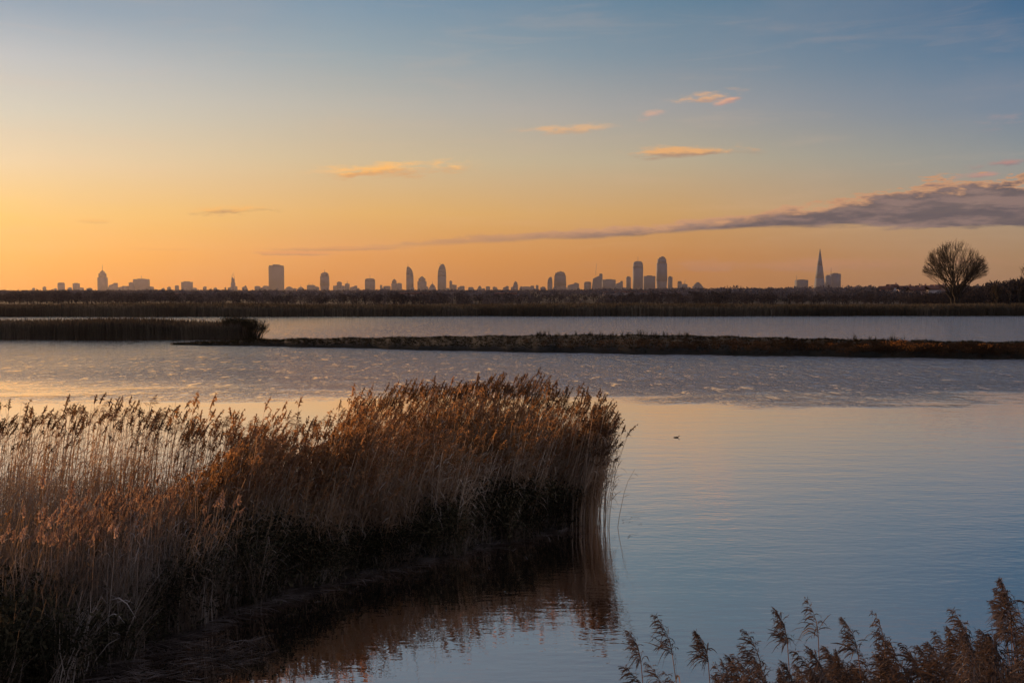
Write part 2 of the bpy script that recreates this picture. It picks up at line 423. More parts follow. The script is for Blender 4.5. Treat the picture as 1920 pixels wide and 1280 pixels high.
def water_mat():
    m, q = new_mat('lake_water')
    pos = objpos(q)
    s = q.t.nodes.new('ShaderNodeSeparateXYZ'); q.t.links.new(pos, s.inputs[0])
    X, Y = s.outputs[0], s.outputs[1]
    # wind mask: beyond ~54 m the surface is roughened, nearer it lies almost calm
    nz = q.noise(q.xyz(q.m('MULTIPLY', X, 0.05), q.m('MULTIPLY', Y, 0.12), 0.0), 1.0, 6, 0.62, 0.6)
    ye = q.m('ADD', Y, q.m('MULTIPLY_ADD', nz, 30.0, -15.0))
    rough = q.smooth(ye, 47.0, 69.0)
    streak = q.noise(q.xyz(q.m('MULTIPLY', X, 0.03), q.m('MULTIPLY', Y, 0.16), 5.0), 1.0, 4, 0.6)
    rough = q.m('MULTIPLY', rough, q.m('MULTIPLY_ADD', streak, 1.1, 0.35))
    gA = q.noise(q.scale(pos, (1.1, 0.42, 1)), 1.0, 3, 0.62); gB = q.noise(q.scale(pos, (4.0, 2.4, 1)), 1.0, 3, 0.6)
    gust = q.smooth(q.m('ADD', q.m('MULTIPLY', gA, 0.55), q.m('MULTIPLY', gB, 0.45)), 0.40, 0.60)
    rough = q.m('MULTIPLY', rough, q.m('MULTIPLY_ADD', gust, 0.95, 0.14))
    rough = q.m('MULTIPLY', rough, q.m('MULTIPLY_ADD', q.smooth(X, -36.0, 12.0), 0.90, 0.10))     # the left side lies in the lee of the reeds
    # waves
    w1 = q.noise(q.scale(pos, (1.0, 0.8, 1)), 1.7, 3, 0.55)          # chop
    w2 = q.noise(q.scale(pos, (0.7, 1.0, 1)), 5.0, 2, 0.5)           # small ripples
    w3 = q.noise(q.scale(pos, (0.55, 1.5, 1)), 0.9, 2, 0.45, 0.3)    # slow calm-water undulation
    w4 = q.noise(q.scale(pos, (0.8, 2.0, 1)), 3.2, 2, 0.5)
    w5 = q.noise(q.scale(pos, (1.0, 0.75, 1)), 1.25, 4, 0.6)          # wave groups drawn out by the wind
    hR = q.m('MULTIPLY', q.m('ADD', q.m('MULTIPLY', w5, 0.42), q.m('ADD', q.m('MULTIPLY', w1, 0.20), q.m('MULTIPLY', w2, 0.05))), rough)
    near = q.smooth(X, -7.0, 6.0)
    cal = q.m('ADD', q.m('MULTIPLY', w3, 0.009), q.m('MULTIPLY', w4, 0.005))
    hC = q.m('MULTIPLY', cal, q.m('MULTIPLY_ADD', near, 0.8, 0.2))
    h = q.m('ADD', hR, hC)
    b = q.t.nodes.new('ShaderNodeBump'); b.inputs['Strength'].default_value = 1.0; b.inputs['Distance'].default_value = 1.0
    q.t.links.new(h, b.inputs['Height'])
    fr = q.t.nodes.new('ShaderNodeFresnel'); fr.inputs[0].default_value = 1.33
    q.t.links.new(b.outputs[0], fr.inputs['Normal'])
    fac = q.m('POWER', fr.outputs[0], 0.13, clamp=True)
    d = q.t.nodes.new('ShaderNodeBsdfDiffuse'); d.inputs[0].default_value = (0.010, 0.010, 0.010, 1)
    gl = q.t.nodes.new('ShaderNodeBsdfGlossy'); gl.inputs['Roughness'].default_value = 0.03
    q.put(gl, 'Roughness', q.m('MULTIPLY_ADD', rough, 0.08, 0.008))
    tint = q.mix(rough, (1.08, 0.93, 0.83), (0.95, 0.93, 0.95)); q.put(gl, 0, tint)  # calm tint adds extra warm light to the reflection by colour
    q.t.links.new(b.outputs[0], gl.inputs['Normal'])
    g2 = q.t.nodes.new('ShaderNodeBsdfGlossy'); g2.inputs['Roughness'].default_value = 0.10      # finest capillary ripples
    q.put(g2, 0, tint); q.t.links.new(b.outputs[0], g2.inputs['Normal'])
    gm = q.t.nodes.new('ShaderNodeMixShader'); q.put(gm, 0, q.m('MULTIPLY', q.smooth(Y, 20.0, 40.0), 0.35))
    q.t.links.new(gl.outputs[0], gm.inputs[1]); q.t.links.new(g2.outputs[0], gm.inputs[2])
    mx = q.t.nodes.new('ShaderNodeMixShader'); q.t.links.new(fac, mx.inputs[0])
    q.t.links.new(d.outputs[0], mx.inputs[1]); q.t.links.new(gm.outputs[0], mx.inputs[2])
    out(q, mx.outputs[0])
    return m
M_water = water_mat()

# ------------------------------------------------------------------ ground sheet and water
def sstep(a, b, x):
    t = np.clip((np.asarray(x, float) - a) / (b - a), 0, 1); return t * t * (3 - 2 * t)
def terrain(x, y):
    x = np.asarray(x, float); y = np.asarray(y, float)
    z = np.full(np.broadcast(x, y).shape, 0.55)
    far = sstep(214.5, 219, y + 1.5 * np.sin(x * 0.05) + 0.7 * np.sin(x * 0.21))
    near = 1 - sstep(9.5, 12.0, y + 0.7 * np.sin(x * 0.4))
    side = sstep(150, 170, np.abs(x))
    land = np.maximum(np.maximum(far, near), side)
    z = -1.4 + land * (1.95)
    z = np.where(y < 12, z + 0.9 * (1 - sstep(3.5, 9.5, y)) , z)
    z = z + sstep(500, 2500, y) * (1.5 + 7.0 * sstep(150, 900, x * 1500 / np.maximum(y, 1)))
    z = z + np.where(y > 350, 0.6 * np.sin(x * 0.011 + y * 0.004) * np.sin(y * 0.013), 0)
    # a narrow channel of open water in the meadow
    ch = (sstep(302, 305, y) - sstep(314, 317, y)) * (sstep(-140, -130, x) - sstep(-64, -56, x))
    return z - ch * 1.6
ys = np.unique(np.concatenate([np.linspace(-140, 0, 8), np.linspace(0, 16, 17), np.linspace(20, 210, 12), np.linspace(212, 222, 11),
                               np.linspace(226, 340, 40), np.geomspace(345, 9000, 70)]))
xs = np.unique(np.concatenate([np.linspace(-25, 25, 51), np.linspace(-150, 150, 61), np.linspace(-170, 170, 35),
                               -np.geomspace(175, 6000, 40), np.geomspace(175, 6000, 40)]))
GX, GY = np.meshgrid(xs, ys)
V = np.stack([GX, GY, terrain(GX, GY)], -1).reshape(-1, 3)
nx, ny = len(xs), len(ys)
I, J = np.meshgrid(np.arange(nx - 1), np.arange(ny - 1))
b0 = (J * nx + I).ravel()
F = np.stack([b0, b0 + 1, b0 + nx + 1, b0 + nx], -1)
tag(link('ground', raw_mesh('ground', V, F, [M_ground], smooth=True)), 'dark flat marsh and meadow land reaching to the horizon', 'ground', kind='structure')
wv = [(-172, -1, 0), (172, -1, 0), (172, 330, 0), (-172, 330, 0)]
tag(link('water', raw_mesh('water', wv, [(0, 1, 2, 3)], [M_water])), 'lake water reflecting the sunset sky, rippled far out and calm near', 'water', kind='structure')

# ------------------------------------------------------------------ plant variants
def unit(v): v = np.asarray(v, float); return v / (np.linalg.norm(v) + 1e-9)
def reed_variant(r, h=2.6, plume=True, leaves=5, nb=15, w=0.013, lean=0.10, low=0, pw=1.0):
    """a single common reed: bending stem, strap leaves swept to one side, one-sided drooping plume (+x is downwind)"""
    q = Geo()
    bend = lean * r.uniform(0.5, 1.6)
    ts = np.linspace(0, 1, 6 if not low else 4)
    stem = np.stack([bend * h * ts ** 2.2 + 0.02 * np.sin(ts * 7 + r.uniform(0, 6)), r.uniform(-0.05, 0.05) * h * ts ** 2, h * ts], -1)
    a = r.uniform(0, math.pi); sd_ = np.array([math.cos(a), math.sin(a), 0])
    q.ribbon(stem, w * (1.25 - 0.7 * ts), sd_, 0)
    for k in range(leaves):
        t0 = r.uniform(0.25, 0.93); i = t0 * (len(ts) - 1); i0 = int(i)
        p0 = stem[i0] + (stem[min(i0 + 1, len(ts) - 1)] - stem[i0]) * (i - i0)
        L = r.uniform(0.25, 0.55) * (1.0 if t0 < 0.8 else 0.7)
        az_ = r.normal(0, 1.0); dr = np.array([math.cos(az_), math.sin(az_), 0])
        up = r.uniform(0.5, 1.3); dp = r.uniform(0.3, 1.4)
        tt = np.linspace(0, 1, 4)
        pts = p0 + L * (dr * tt[:, None] * 0.75 + np.array([0, 0, 1]) * (up * tt - dp * tt ** 2)[:, None])
        q.ribbon(pts, np.array([0.010, 0.017, 0.012, 0.002]) * r.uniform(0.8, 1.3), unit(np.cross(dr, (0, 0, 1)) + 0.4 * r.normal(size=3)), 0)
    if plume:
        L = r.uniform(0.20, 0.32); tp = stem[-1]; dirn = unit(stem[-1] - stem[-2])
        cur = r.uniform(0.3, 1.2)
        axis = lambda t: tp + dirn * L * t + np.array([1, 0, -0.25]) * cur * L * 0.35 * t ** 2
        q.ribbon([axis(0), axis(0.5), axis(1.0)], np.array([0.03, 0.028, 0.006]), unit((r.normal(), r.normal(), 0)), 1)
        for k in range(nb):
            t = (k + r.random()) / nb * 0.95
            l = L * (0.42 * (1 - t) + 0.10) * r.uniform(0.7, 1.3)
            a = r.normal(0, 1.3); o = np.array([math.cos(a), math.sin(a), 0])
            o = o * (1.0 if pw > .9 else 0.5); p0 = axis(t); p1 = p0 + o * l * 0.35 + np.array([0, 0, l * 0.45]); p2 = p1 + o * l * 0.40 + np.array([0, 0, r.uniform(-0.55, 0.15) * l])
            q.ribbon([p0, p1, p2], np.array([0.008, 0.032, 0.012]) * pw * r.uniform(0.7, 1.3), unit(r.normal(size=3)), 1)
    return q.arrays()
def blade_variant(r, n=7, h=0.7, w=0.010, spread=0.35, droop=0.6):
    q = Geo()
    for k in range(n):
        a = r.uniform(0, 2 * math.pi); dr = np.array([math.cos(a), math.sin(a), 0]); hh = h * r.uniform(0.5, 1.15)
        tt = np.linspace(0, 1, 4); o = np.array([r.normal(0, .06), r.normal(0, .06), 0])
        pts = o + dr * (spread * hh * tt ** 1.5 * r.uniform(0.3, 1.6))[:, None] + np.array([0, 0, 1]) * (hh * (tt - droop * r.uniform(0, 1) * tt ** 3 * 0.6))[:, None]
        pts[:, :2] += 0.03 * r.normal(size=(4, 2)) * tt[:, None]
        q.ribbon(pts, w * np.array([1, 1, 0.7, 0.15]), unit(np.cross(dr, (0, 0, 1)) + 0.5 * r.normal(size=3)), 0)
    return q.arrays()
def leafy_variant(r, n=46, h=1.1, rad=0.35, s=0.035):
    """twiggy herb or bramble: a few stems and many little leaves"""
    q = Geo()
    for k in range(3):
        a = r.uniform(0, 6.28); e = np.array([math.cos(a) * rad, math.sin(a) * rad, h * r.uniform(0.7, 1)])
        q.ribbon([(0, 0, 0), e * 0.5 + (0, 0, 0.1 * h), e], np.array([0.012, 0.009, 0.003]), unit(r.normal(size=3)), 0)
    for k in range(n):
        t = r.random() ** 0.6
        p = np.array([r.normal(0, rad * 0.6), r.normal(0, rad * 0.6), h * t])
        d = unit(r.normal(size=3)); e = unit(np.cross(d, r.normal(size=3))); l = s * r.uniform(0.6, 1.6)
        q.add([p, p + d * l + e * l * 0.4, p + d * l * 2, p + d * l - e * l * 0.4], [(0, 1, 2, 3)], 0)
    return q.arrays()

# ------------------------------------------------------------------ the reed bed in front
CN = [-700, -300, 0, 100, 200, 350, 500, 700, 900, 1000, 1080, 1150]
YN = [11.8, 12.3, 13.1, 13.8, 14.8, 16.1, 17.6, 19.4, 21.1, 22.2, 23.0, 23.4]
CF = [-700, -300, 0, 200, 300, 400, 560, 620, 680, 740, 850, 950, 1050, 1110, 1150]
YF = [25.5, 25.0, 24.2, 24.4, 23.4, 22.2, 22.5, 23.3, 26.2, 28.3, 29.6, 30.3, 27.2, 25.2, 23.9]
Yn = lambda c: np.interp(c, CN, YN)
Yf = lambda c: np.interp(c, CF, YF)
col_of = lambda X, Y: 960 + X / Y * FPX
def sample_bed(n, c0, c1, t0, t1, pad=0.0):
    """uniform plan positions in the bed between columns c0..c1 and depth fractions t0..t1"""
    P = []
    got = 0
    while got < n:
        c = rng.uniform(c0, c1, n); Y = rng.uniform(10, 31, n)
        t = (Y - Yn(c)) / (Yf(c) - Yn(c))
        wig = 0.03 * np.sin(c * 0.05) + 0.02 * np.sin(c * 0.13)
        k = (t > t0 + wig + pad) & (t < t1 + wig * 0.5) & (rng.random(n) < Y / 31)
        Q = np.stack([(c[k] - 960) / FPX * Y[k], Y[k], np.zeros(k.sum())], -1)
        P.append(Q); got += len(Q)
    return np.concatenate(P)[:n]

# mud bank under the bed
cs = np.linspace(-700, 1150, 90); rows = []
for t in (-0.10, -0.03, 0.05, 0.2, 0.5, 0.8, 0.97, 1.05):
    z = {-0.10: -0.4, -0.03: -0.05, 0.05: 0.07, 0.2: 0.14, 0.5: 0.16, 0.8: 0.10, 0.97: -0.02, 1.05: -0.4}[t]
    tip = sstep(1150, 1060, cs)
    Y = Yn(cs) + t * (Yf(cs) - Yn(cs)) + 0.12 * np.sin(cs * 0.06) + 0.08 * np.sin(cs * 0.17)
    rows.append(np.stack([(cs - 960) / FPX * Y, Y, z * tip - 0.25 * (1 - tip) + 0.03 * np.sin(cs * 0.31 + t * 9)], -1))
V = np.concatenate(rows); nx = len(cs)
F = [(j * nx + i, j * nx + i + 1, (j + 1) * nx + i + 1, (j + 1) * nx + i) for j in range(7) for i in range(nx - 1)]
tag(link('mud_bank', raw_mesh('mud_bank', V, F, [M_mud], smooth=True)), 'low wet mud bank under the reed bed', 'bank', kind='structure')

reeds = [reed_variant(rng) for _ in range(26)]
reeds_np = [reed_variant(rng, plume=False, leaves=6) for _ in range(12)]
def bed_height(P):
    c = col_of(P[:, 0], P[:, 1]); t = (P[:, 1] - Yn(c)) / (Yf(c) - Yn(c))
    right = sstep(590, 720, c)
    hr = 1.78 + 0.22 * sstep(0.0, 0.5, t) + 0.70 * sstep(0.66, 0.92, t)
    mid = sstep(300, 420, c)
    hl = np.where(t > 0.74, 2.58 - 0.26 * sstep(380, 450, c) * sstep(640, 590, c), (1.20 + 0.30 * mid + (0.40 + 0.2 * mid) * sstep(0.0, 0.45, t)) * (1 - (1 - mid) * 0.45 * sstep(0.42, 0.55, t)))
    patch = 0.13 * np.sin(P[:, 0] * 1.3 + 1) * np.sin(P[:, 1] * 0.9) + 0.09 * np.sin(P[:, 0] * 3.1)
    return (hr * right + hl * (1 - right)) + patch
def put_reeds(P, variants, mean=2.84, jit=0.07, lean_x=0.03, jl=0.03, hs=None):
    n = len(P)
    H = bed_height(P) if hs is None else hs
    s = H / mean * (1 + rng.normal(0, jit, n))
    rz = rng.normal(0, 0.6, n)
    lean = np.stack([rng.normal(lean_x, jl, n), rng.normal(0, jl, n)], -1)
    return scatter(variants, P, rz, 0.75 + 0.25 * s, s, lean)
def merge(parts):
    V, F, M, Rr = [], [], [], []; o = 0
    for v, f, m, r_ in parts:
        V.append(v); F.append(f + o); M.append(m); Rr.append(r_); o += len(v)
    return np.concatenate(V), np.concatenate(F), np.concatenate(M), np.concatenate(Rr)
def thin(P, k0, k1):
    """fade the planting in from column k0 to k1"""
    c = col_of(P[:, 0], P[:, 1]); return P[rng.random(len(P)) < np.clip((c - k0) / (k1 - k0), 0, 1)]
parts = []
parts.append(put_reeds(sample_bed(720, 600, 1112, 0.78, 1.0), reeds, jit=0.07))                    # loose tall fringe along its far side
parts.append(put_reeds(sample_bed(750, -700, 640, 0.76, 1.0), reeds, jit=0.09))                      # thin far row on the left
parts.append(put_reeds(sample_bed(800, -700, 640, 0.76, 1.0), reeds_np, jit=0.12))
P_ = sample_bed(3000, -700, 640, 0.66, 0.98)
parts.append(put_reeds(P_, reeds_np, jit=0.18, lean_x=0.05, jl=0.06, hs=1.45 + 0.35 * np.sin(P_[:, 0] * 0.9) * np.sin(P_[:, 0] * 2.3 + 1)))
inner = [put_reeds(thin(sample_bed(4000, 500, 1112, 0.06, 0.78), 480, 760), reeds, jit=0.15)]           # inner reeds of the right lobe, plumes in the lighter sunlit colour
inner.append(put_reeds(thin(sample_bed(4000, 420, 1110, 0.03, 0.74), 400, 640), reeds_np, jit=0.18))
inner.append(put_reeds(sample_bed(2200, -700, 640, 0.08, 0.62), reeds_np, jit=0.18, lean_x=0.06, jl=0.07))
inner.append(put_reeds(sample_bed(1900, 300, 660, 0.35, 0.80), reeds, jit=0.12, lean_x=0.04))
inner.append(put_reeds(sample_bed(120, -700, 300, 0.2, 0.40), reeds, jit=0.12, lean_x=0.04))
inner.append(put_reeds(sample_bed(520, 300, 1090, 0.01, 0.10), reeds_np, jit=0.15, hs=rng.uniform(1.1, 1.8, 520)))
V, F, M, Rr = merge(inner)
tag(link('inner_reeds', raw_mesh('inner_reeds', V, F, [M_stalk, M_plume_lit], M, Rr)), 'mass of dry reeds coloured orange brown as if sunlit filling the middle of the reed bed', 'reeds', kind='stuff')
# loose stalks leaning out over the water at the tip
P = np.stack([rng.normal(1.72, 0.22, 420), rng.uniform(22.7, 24.4, 420), np.full(420, -0.05)], -1)
parts.append(put_reeds(P, reeds + reeds_np, lean_x=0.03, jl=0.025, hs=rng.uniform(1.7, 2.8, 420)))
V, F, M, Rr = merge(parts)
tag(link('reed_bed', raw_mesh('reed_bed', V, F, [M_stalk, M_plume], M, Rr)), 'dense bed of dry brown reeds with dark plumes reaching out into the calm water', 'reeds', kind='stuff')
print('reed_bed faces', len(F))

# plumes of the front clump, coloured pale pink as if sunlit
pink = [reed_variant(rng, h=2.1, nb=70, leaves=4, w=0.010, lean=0.05, pw=0.5) for _ in range(10)]
P = np.concatenate([np.stack([rng.normal(-6.7, 0.55, 190), rng.normal(15.7, 0.6, 190), np.zeros(190)], -1),
                    np.stack([rng.normal(-5.9, 0.45, 60), rng.normal(17.0, 0.5, 60), np.zeros(60)], -1)])
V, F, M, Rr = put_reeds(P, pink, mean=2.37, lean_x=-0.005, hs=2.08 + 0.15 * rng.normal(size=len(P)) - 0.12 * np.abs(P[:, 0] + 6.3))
tag(link('pale_reeds', raw_mesh('pale_reeds', V, F, [M_dead, M_pink_lit], M, Rr)), 'clump of pinkish sunlit reed plumes in front of the dark left side of the bed', 'reeds', kind='stuff')

# dark green scrub in the front of the bed
scr = [leafy_variant(rng) for _ in range(8)]
P = np.concatenate([sample_bed(1700, 620, 1080, 0.0, 0.30), sample_bed(1500, 250, 660, 0.0, 0.36), sample_bed(1300, -300, 300, -0.04, 0.16)])
c = col_of(P[:, 0], P[:, 1])
hs = 0.95 + 0.25 * np.sin(c * 0.013 + 2) + rng.normal(0, 0.12, len(P))
hs = np.clip(hs, 0.35, 1.4)
V, F, M, Rr = scatter(scr, P, rng.uniform(0, 6.28, len(P)), np.ones(len(P)), hs / 1.1)
tag(link('scrub', raw_mesh('scrub', V, F, [M_scrub], M, Rr)), 'near black green undergrowth along the front foot of the reed bed', 'undergrowth', kind='stuff')
# grey dead grass, tangled
bl = [blade_variant(rng) for _ in range(14)]
P = np.concatenate([sample_bed(4200, -500, 480, 0.0, 0.50), sample_bed(3200, -400, 420, -0.02, 0.16), sample_bed(900, 400, 1080, 0.0, 0.16), sample_bed(900, 560, 1000, 0.1, 0.4)])
n = len(P); c = col_of(P[:, 0], P[:, 1]); t = (P[:, 1] - Yn(c)) / (Yf(c) - Yn(c))
hh = np.where(c < 480, 1.25 + 0.6 * sstep(0, 0.35, t), 0.55 + 0.9 * t) * rng.uniform(0.6, 1.15, n)
V, F, M, Rr = scatter(bl, P, rng.uniform(0, 6.28, n), rng.uniform(0.8, 1.7, n), hh / 0.7, np.stack([rng.normal(0.06, 0.08, n), rng.normal(0, 0.08, n)], -1))
tag(link('dead_grass', raw_mesh('dead_grass', V, F, [M_dead], M, Rr)), 'tangled grey brown dead grass in the lower left of the reed bed', 'grass', kind='stuff')
# straw washed up along the waterline
q = Geo()
def straw(n, c0, c1, t0, t1, zmax=0.05, lmax=0.7):
    for k in range(n):
        c = rng.uniform(c0, c1); Y0, Y1 = float(Yn(c)), float(Yf(c)); Y = Y0 + rng.uniform(t0, t1) * 6.0
        X = (c - 960) / FPX * Y; a = rng.normal(0.35, 0.7); L = rng.uniform(0.12, lmax); z = rng.uniform(0.008, zmax)
        d = np.array([math.cos(a), math.sin(a), 0]); p = np.array([X, Y, z]); s = unit(np.cross(d, (0, 0, 1)))
        q.ribbon([p, p + d * L / 2 + s * rng.normal(0, .04) + (0, 0, rng.uniform(0, .03)), p + d * L], np.array([.010, .013, .006]) * rng.uniform(.6, 1.4), s, 0)
straw(800, 500, 1060, -0.06, 0.03)
straw(800, 250, 560, -0.07, 0.03, 0.08)
straw(500, -20, 300, -0.10, 0.05, 0.12)
straw(60, 500, 1100, -0.35, -0.05, 0.012, 0.3)
for (x0, x1, y0, y1, n_) in ((290, 480, 1200, 1245, 200), (60, 260, 1240, 1282, 200), (200, 420, 1225, 1280, 110), (940, 1120, 985, 1010, 60), (1150, 1195, 955, 1010, 10)):
    for k in range(n_):
        X, Y = ground(rng.uniform(x0, x1), rng.uniform(y0, y1)); a = rng.normal(0.25, 0.6); L = rng.uniform(0.08, 0.5)
        d = np.array([math.cos(a), math.sin(a), 0]); p = np.array([X, Y, rng.uniform(.008, .035)]); s = unit(np.cross(d, (0, 0, 1)))
        q.ribbon([p, p + d * L / 2 + s * rng.normal(0, .05), p + d * L], np.array([.008, .012, .005]) * rng.uniform(.6, 1.6), s, 0)
V, F, M = q.arrays()
tag(link('straw_litter', raw_mesh('straw_litter', V, F, [M_litter], M, np.repeat(rng.random(len(V) // 6), 6))), 'broken straw washed up and floating along the edge of the reed bed', 'straw', kind='stuff')

# ------------------------------------------------------------------ single reeds: things built once, then copied with their parts
def detailed_reed(h, flag, nb, leaves, w=0.009, plume_len=0.27, mat=M_plume, seed=0):
    r = np.random.default_rng(seed)
    root = empty('reed')
    ts = np.linspace(0, 1, 8)
    bend = 0.05 * flag * r.uniform(0.4, 1.6)
    stem = np.stack([bend * h * ts ** 2, 0.02 * h * ts ** 2 * r.normal(), h * ts], -1)
    q = Geo(); q.tube(stem, w / 2 * (1.2 - 0.6 * ts), 4, 0); V, F, M = q.arrays()
    link('stem', raw_mesh('stem', V, F, [M_stalk], M, np.full(len(V), r.random())), root)
    for k in range(leaves):
        q = Geo(); t0 = r.uniform(0.45, 0.92); i0 = min(6, int(t0 * 7)); p0 = stem[i0] + (stem[i0 + 1] - stem[i0]) * (t0 * 7 - i0)
        L = r.uniform(0.25, 0.45); a = (0 if flag > 0 else math.pi) + r.normal(0, 0.8); dr = np.array([math.cos(a), math.sin(a), 0])
        tt = np.linspace(0, 1, 7); up, dp = r.uniform(0.6, 1.2), r.uniform(0.7, 1.5)
        pts = p0 + L * (dr * tt[:, None] * 0.8 + np.array([0, 0, 1]) * (up * tt - dp * tt ** 2)[:, None])
        q.ribbon(pts, 0.016 * np.array([.5, .9, 1, .95, .75, .45, .1]), unit(np.cross(dr, (0, 0, 1)) + 0.3 * r.normal(size=3)), 0)
        V, F, M = q.arrays(); link('leaf', raw_mesh('leaf', V, F, [M_stalk], M, np.full(len(V), r.random() * 0.7)), root)
    q = Geo(); L = plume_len * r.uniform(0.85, 1.15); tp = stem[-1]; dirn = unit(stem[-1] - stem[-2] + np.array([0.0, 0, 0]))
    sgn = 1 if flag > 0 else -1
    cur = -sgn * 0.0 + (-0.28 if flag < 0 else 0.28)
    axis = lambda t: tp + dirn * L * t + np.array([cur * L * t ** 2.2, 0, -0.05 * L * t ** 2])
    tt = np.linspace(0, 1, 6); q.ribbon([axis(t) for t in tt], 0.006 * (1.1 - tt), (1, 0, 0), 0)
    for k in range(nb):
        t = (k / nb) ** 1.15 * 0.97
        l = L * (0.66 * (1 - t) ** 0.9 + 0.08) * r.uniform(0.6, 1.25)
        a = (0 if sgn > 0 else math.pi) + r.normal(0, 1.0)
        o = np.array([math.cos(a), math.sin(a), 0]); p0 = axis(t)
        s = np.linspace(0, 1, 5); dp = r.uniform(0.25, 1.05)
        pts = p0 + l * (o * (0.72 * s)[:, None] + np.array([0, 0, 1]) * (0.62 * s - dp * s ** 2)[:, None])
        q.ribbon(pts, 0.0062 * np.array([.3, .9, 1.3, 1.1, .3]) * r.uniform(0.7, 1.5), unit(r.normal(size=3)), 0)
        for j in range(3):
            b = pts[1 + j]; e = unit(r.normal(size=3) + np.array([0, 0, -0.6]) + o * 0.8)
            q.ribbon([b, b + e * 0.012, b + e * 0.024], np.array([.001, .004, .001]), unit(r.normal(size=3)), 0)
    V, F, M = q.arrays(); link('plume', raw_mesh('plume', V, F, [mat], M, np.repeat(r.random(len(V) // 2 + 1), 2)[:len(V)]), root)
    root['h'] = h + L
    return root
def copy_thing(o):
    c = o.copy(); C.objects.link(c)
    for ch in list(o.children):
        d = ch.copy(); C.objects.link(d); d.parent = c
    return c
class Kind:
    """hands out the prototypes first, then copies"""
    def __init__(s, protos): s.p = protos; s.used = set()
    def get(s, k):
        k %= len(s.p)
        if k not in s.used:
            s.used.add(k); return s.p[k]
        return copy_thing(s.p[k])
near_protos = [detailed_reed(2.2, -1, (90, 74, 104, 60, 96, 40, 110, 84, 30, 100)[k], 2 + k % 3, seed=20 + k, plume_len=(.27, .31, .25, .29, .23, .26, .33, .28, .22, .30)[k], mat=M_plume_near) for k in range(10)]
K = Kind(near_protos)
def place_near(px, py, Y, k, label, group, tilt=0.0, size=1.0):
    """tip of the plume seen at px,py when standing Y metres out"""
    o = K.get(k); tip = at(px, py, Y); g0 = float(terrain(tip.x, Y))
    hh = tip.z - g0 + 0.03
    o.scale = (size, size, hh / o['h']); o.location = (tip.x + 0.14 * size, Y, g0 - 0.03)
    o.rotation_euler = (0, tilt, random.gauss(0, 0.25))
    tag(o, label, 'reed', group)
NG = 'feathery reeds in the lower right corner'
named = [
    (1190, 1180, 6.9, 'leftmost of the feathery reeds at the lower right, its tip curled up to the left'),
    (1268, 1144, 6.7, 'tall slim reed with ragged plume, second from the left in the lower right corner'),
    (1313, 1172, 6.7, 'reed with a narrow upright plume right of the tall ragged one, lower right'),
    (1427, 1172, 6.6, 'reed plume standing alone left of the pair of tall plumes, lower right'),
    (1464, 1138, 6.5, 'left one of the pair of tall reed plumes halfway along the bottom right'),
    (1514, 1112, 6.5, 'right and taller one of the pair of reed plumes, on a long bare dark stem'),
    (1555, 1184, 6.4, 'small dark upright reed plume just right of the tall pair, lower right'),
    (1613, 1157, 6.3, 'reed plume with curled tip just left of the tall brown plume by itself'),
    (1657, 1131, 6.3, 'tall brown reed plume on a dark stem midway between the pair and the corner clump'),
    (1778, 1170, 6.1, 'small bowed reed plume to the left of the thick brown corner clump'),
    (1812, 1154, 6.0, 'broad shaggy reed plume at the left edge of the corner clump'),
    (1836, 1136, 6.0, 'dark reed plume hanging left out of the corner clump'),
    (1870, 1069, 5.9, 'highest reed plume of all in the lower right corner clump'),
    (1904, 1090, 5.8, 'heavy dark reed plume at the right edge of the photo beside the highest one'),
]
for k, (px, py, Y, lab) in enumerate(named):
    place_near(px, py, Y, k, lab, NG, 0.0, 1.0 + 0.1 * random.random())
def profile(px):
    return np.interp(px, [1180, 1230, 1330, 1400, 1480, 1560, 1640, 1720, 1780, 1820, 1860, 1920, 1990], [1262, 1240, 1222, 1220, 1196, 1206, 1186, 1186, 1190, 1160, 1122, 1108, 1100])
for k in range(100):
    u = random.random() ** 0.72
    px = 1215 + u * 760
    py = profile(px) + random.random() ** 1.3 * 95
    Y = random.uniform(5.3, 7.2)
    place_near(px, py, Y, random.randrange(10), ('reed crowded in the thick brown clump in the lower right corner' if px > 1790 else
               'short reed in the loose tangle along the bottom edge, lower right'), NG + (', thick clump' if px > 1790 else ', loose tangle'), random.gauss(0, 0.09), random.uniform(0.7, 1.25))
# leafy stalks without plumes filling the foot of that clump
fill = [reed_variant(rng, h=1.9, plume=False, leaves=13, w=0.008) for _ in range(8)]
P = []
for k in range(620):
    Y = random.uniform(5.2, 8.0); px = 1240 + random.random() ** 0.55 * 800
    X = (px - 960) / FPX * Y; P.append((X, Y, float(terrain(X, Y)) - 0.03))
P = np.array(P); pxs = col_of(P[:, 0], P[:, 1])
tops = np.array([at(a, profile(a) + 45 + 70 * random.random(), y_).z for a, y_ in zip(pxs, P[:, 1])]) - P[:, 2]
V, F, M, Rr = scatter(fill, P, rng.normal(math.pi, 0.8, len(P)), np.full(len(P), 0.8), np.clip(tops, 0.5, 3) / 2.05, np.stack([rng.normal(-0.01, 0.02, len(P)), rng.normal(0, 0.02, len(P))], -1))
tag(link('reed_stalks', raw_mesh('reed_stalks', V, F, [M_plume_near, M_plume], M, Rr)), 'tangle of brown leafy stalks under the plumes in the lower right corner', 'reeds', kind='stuff')

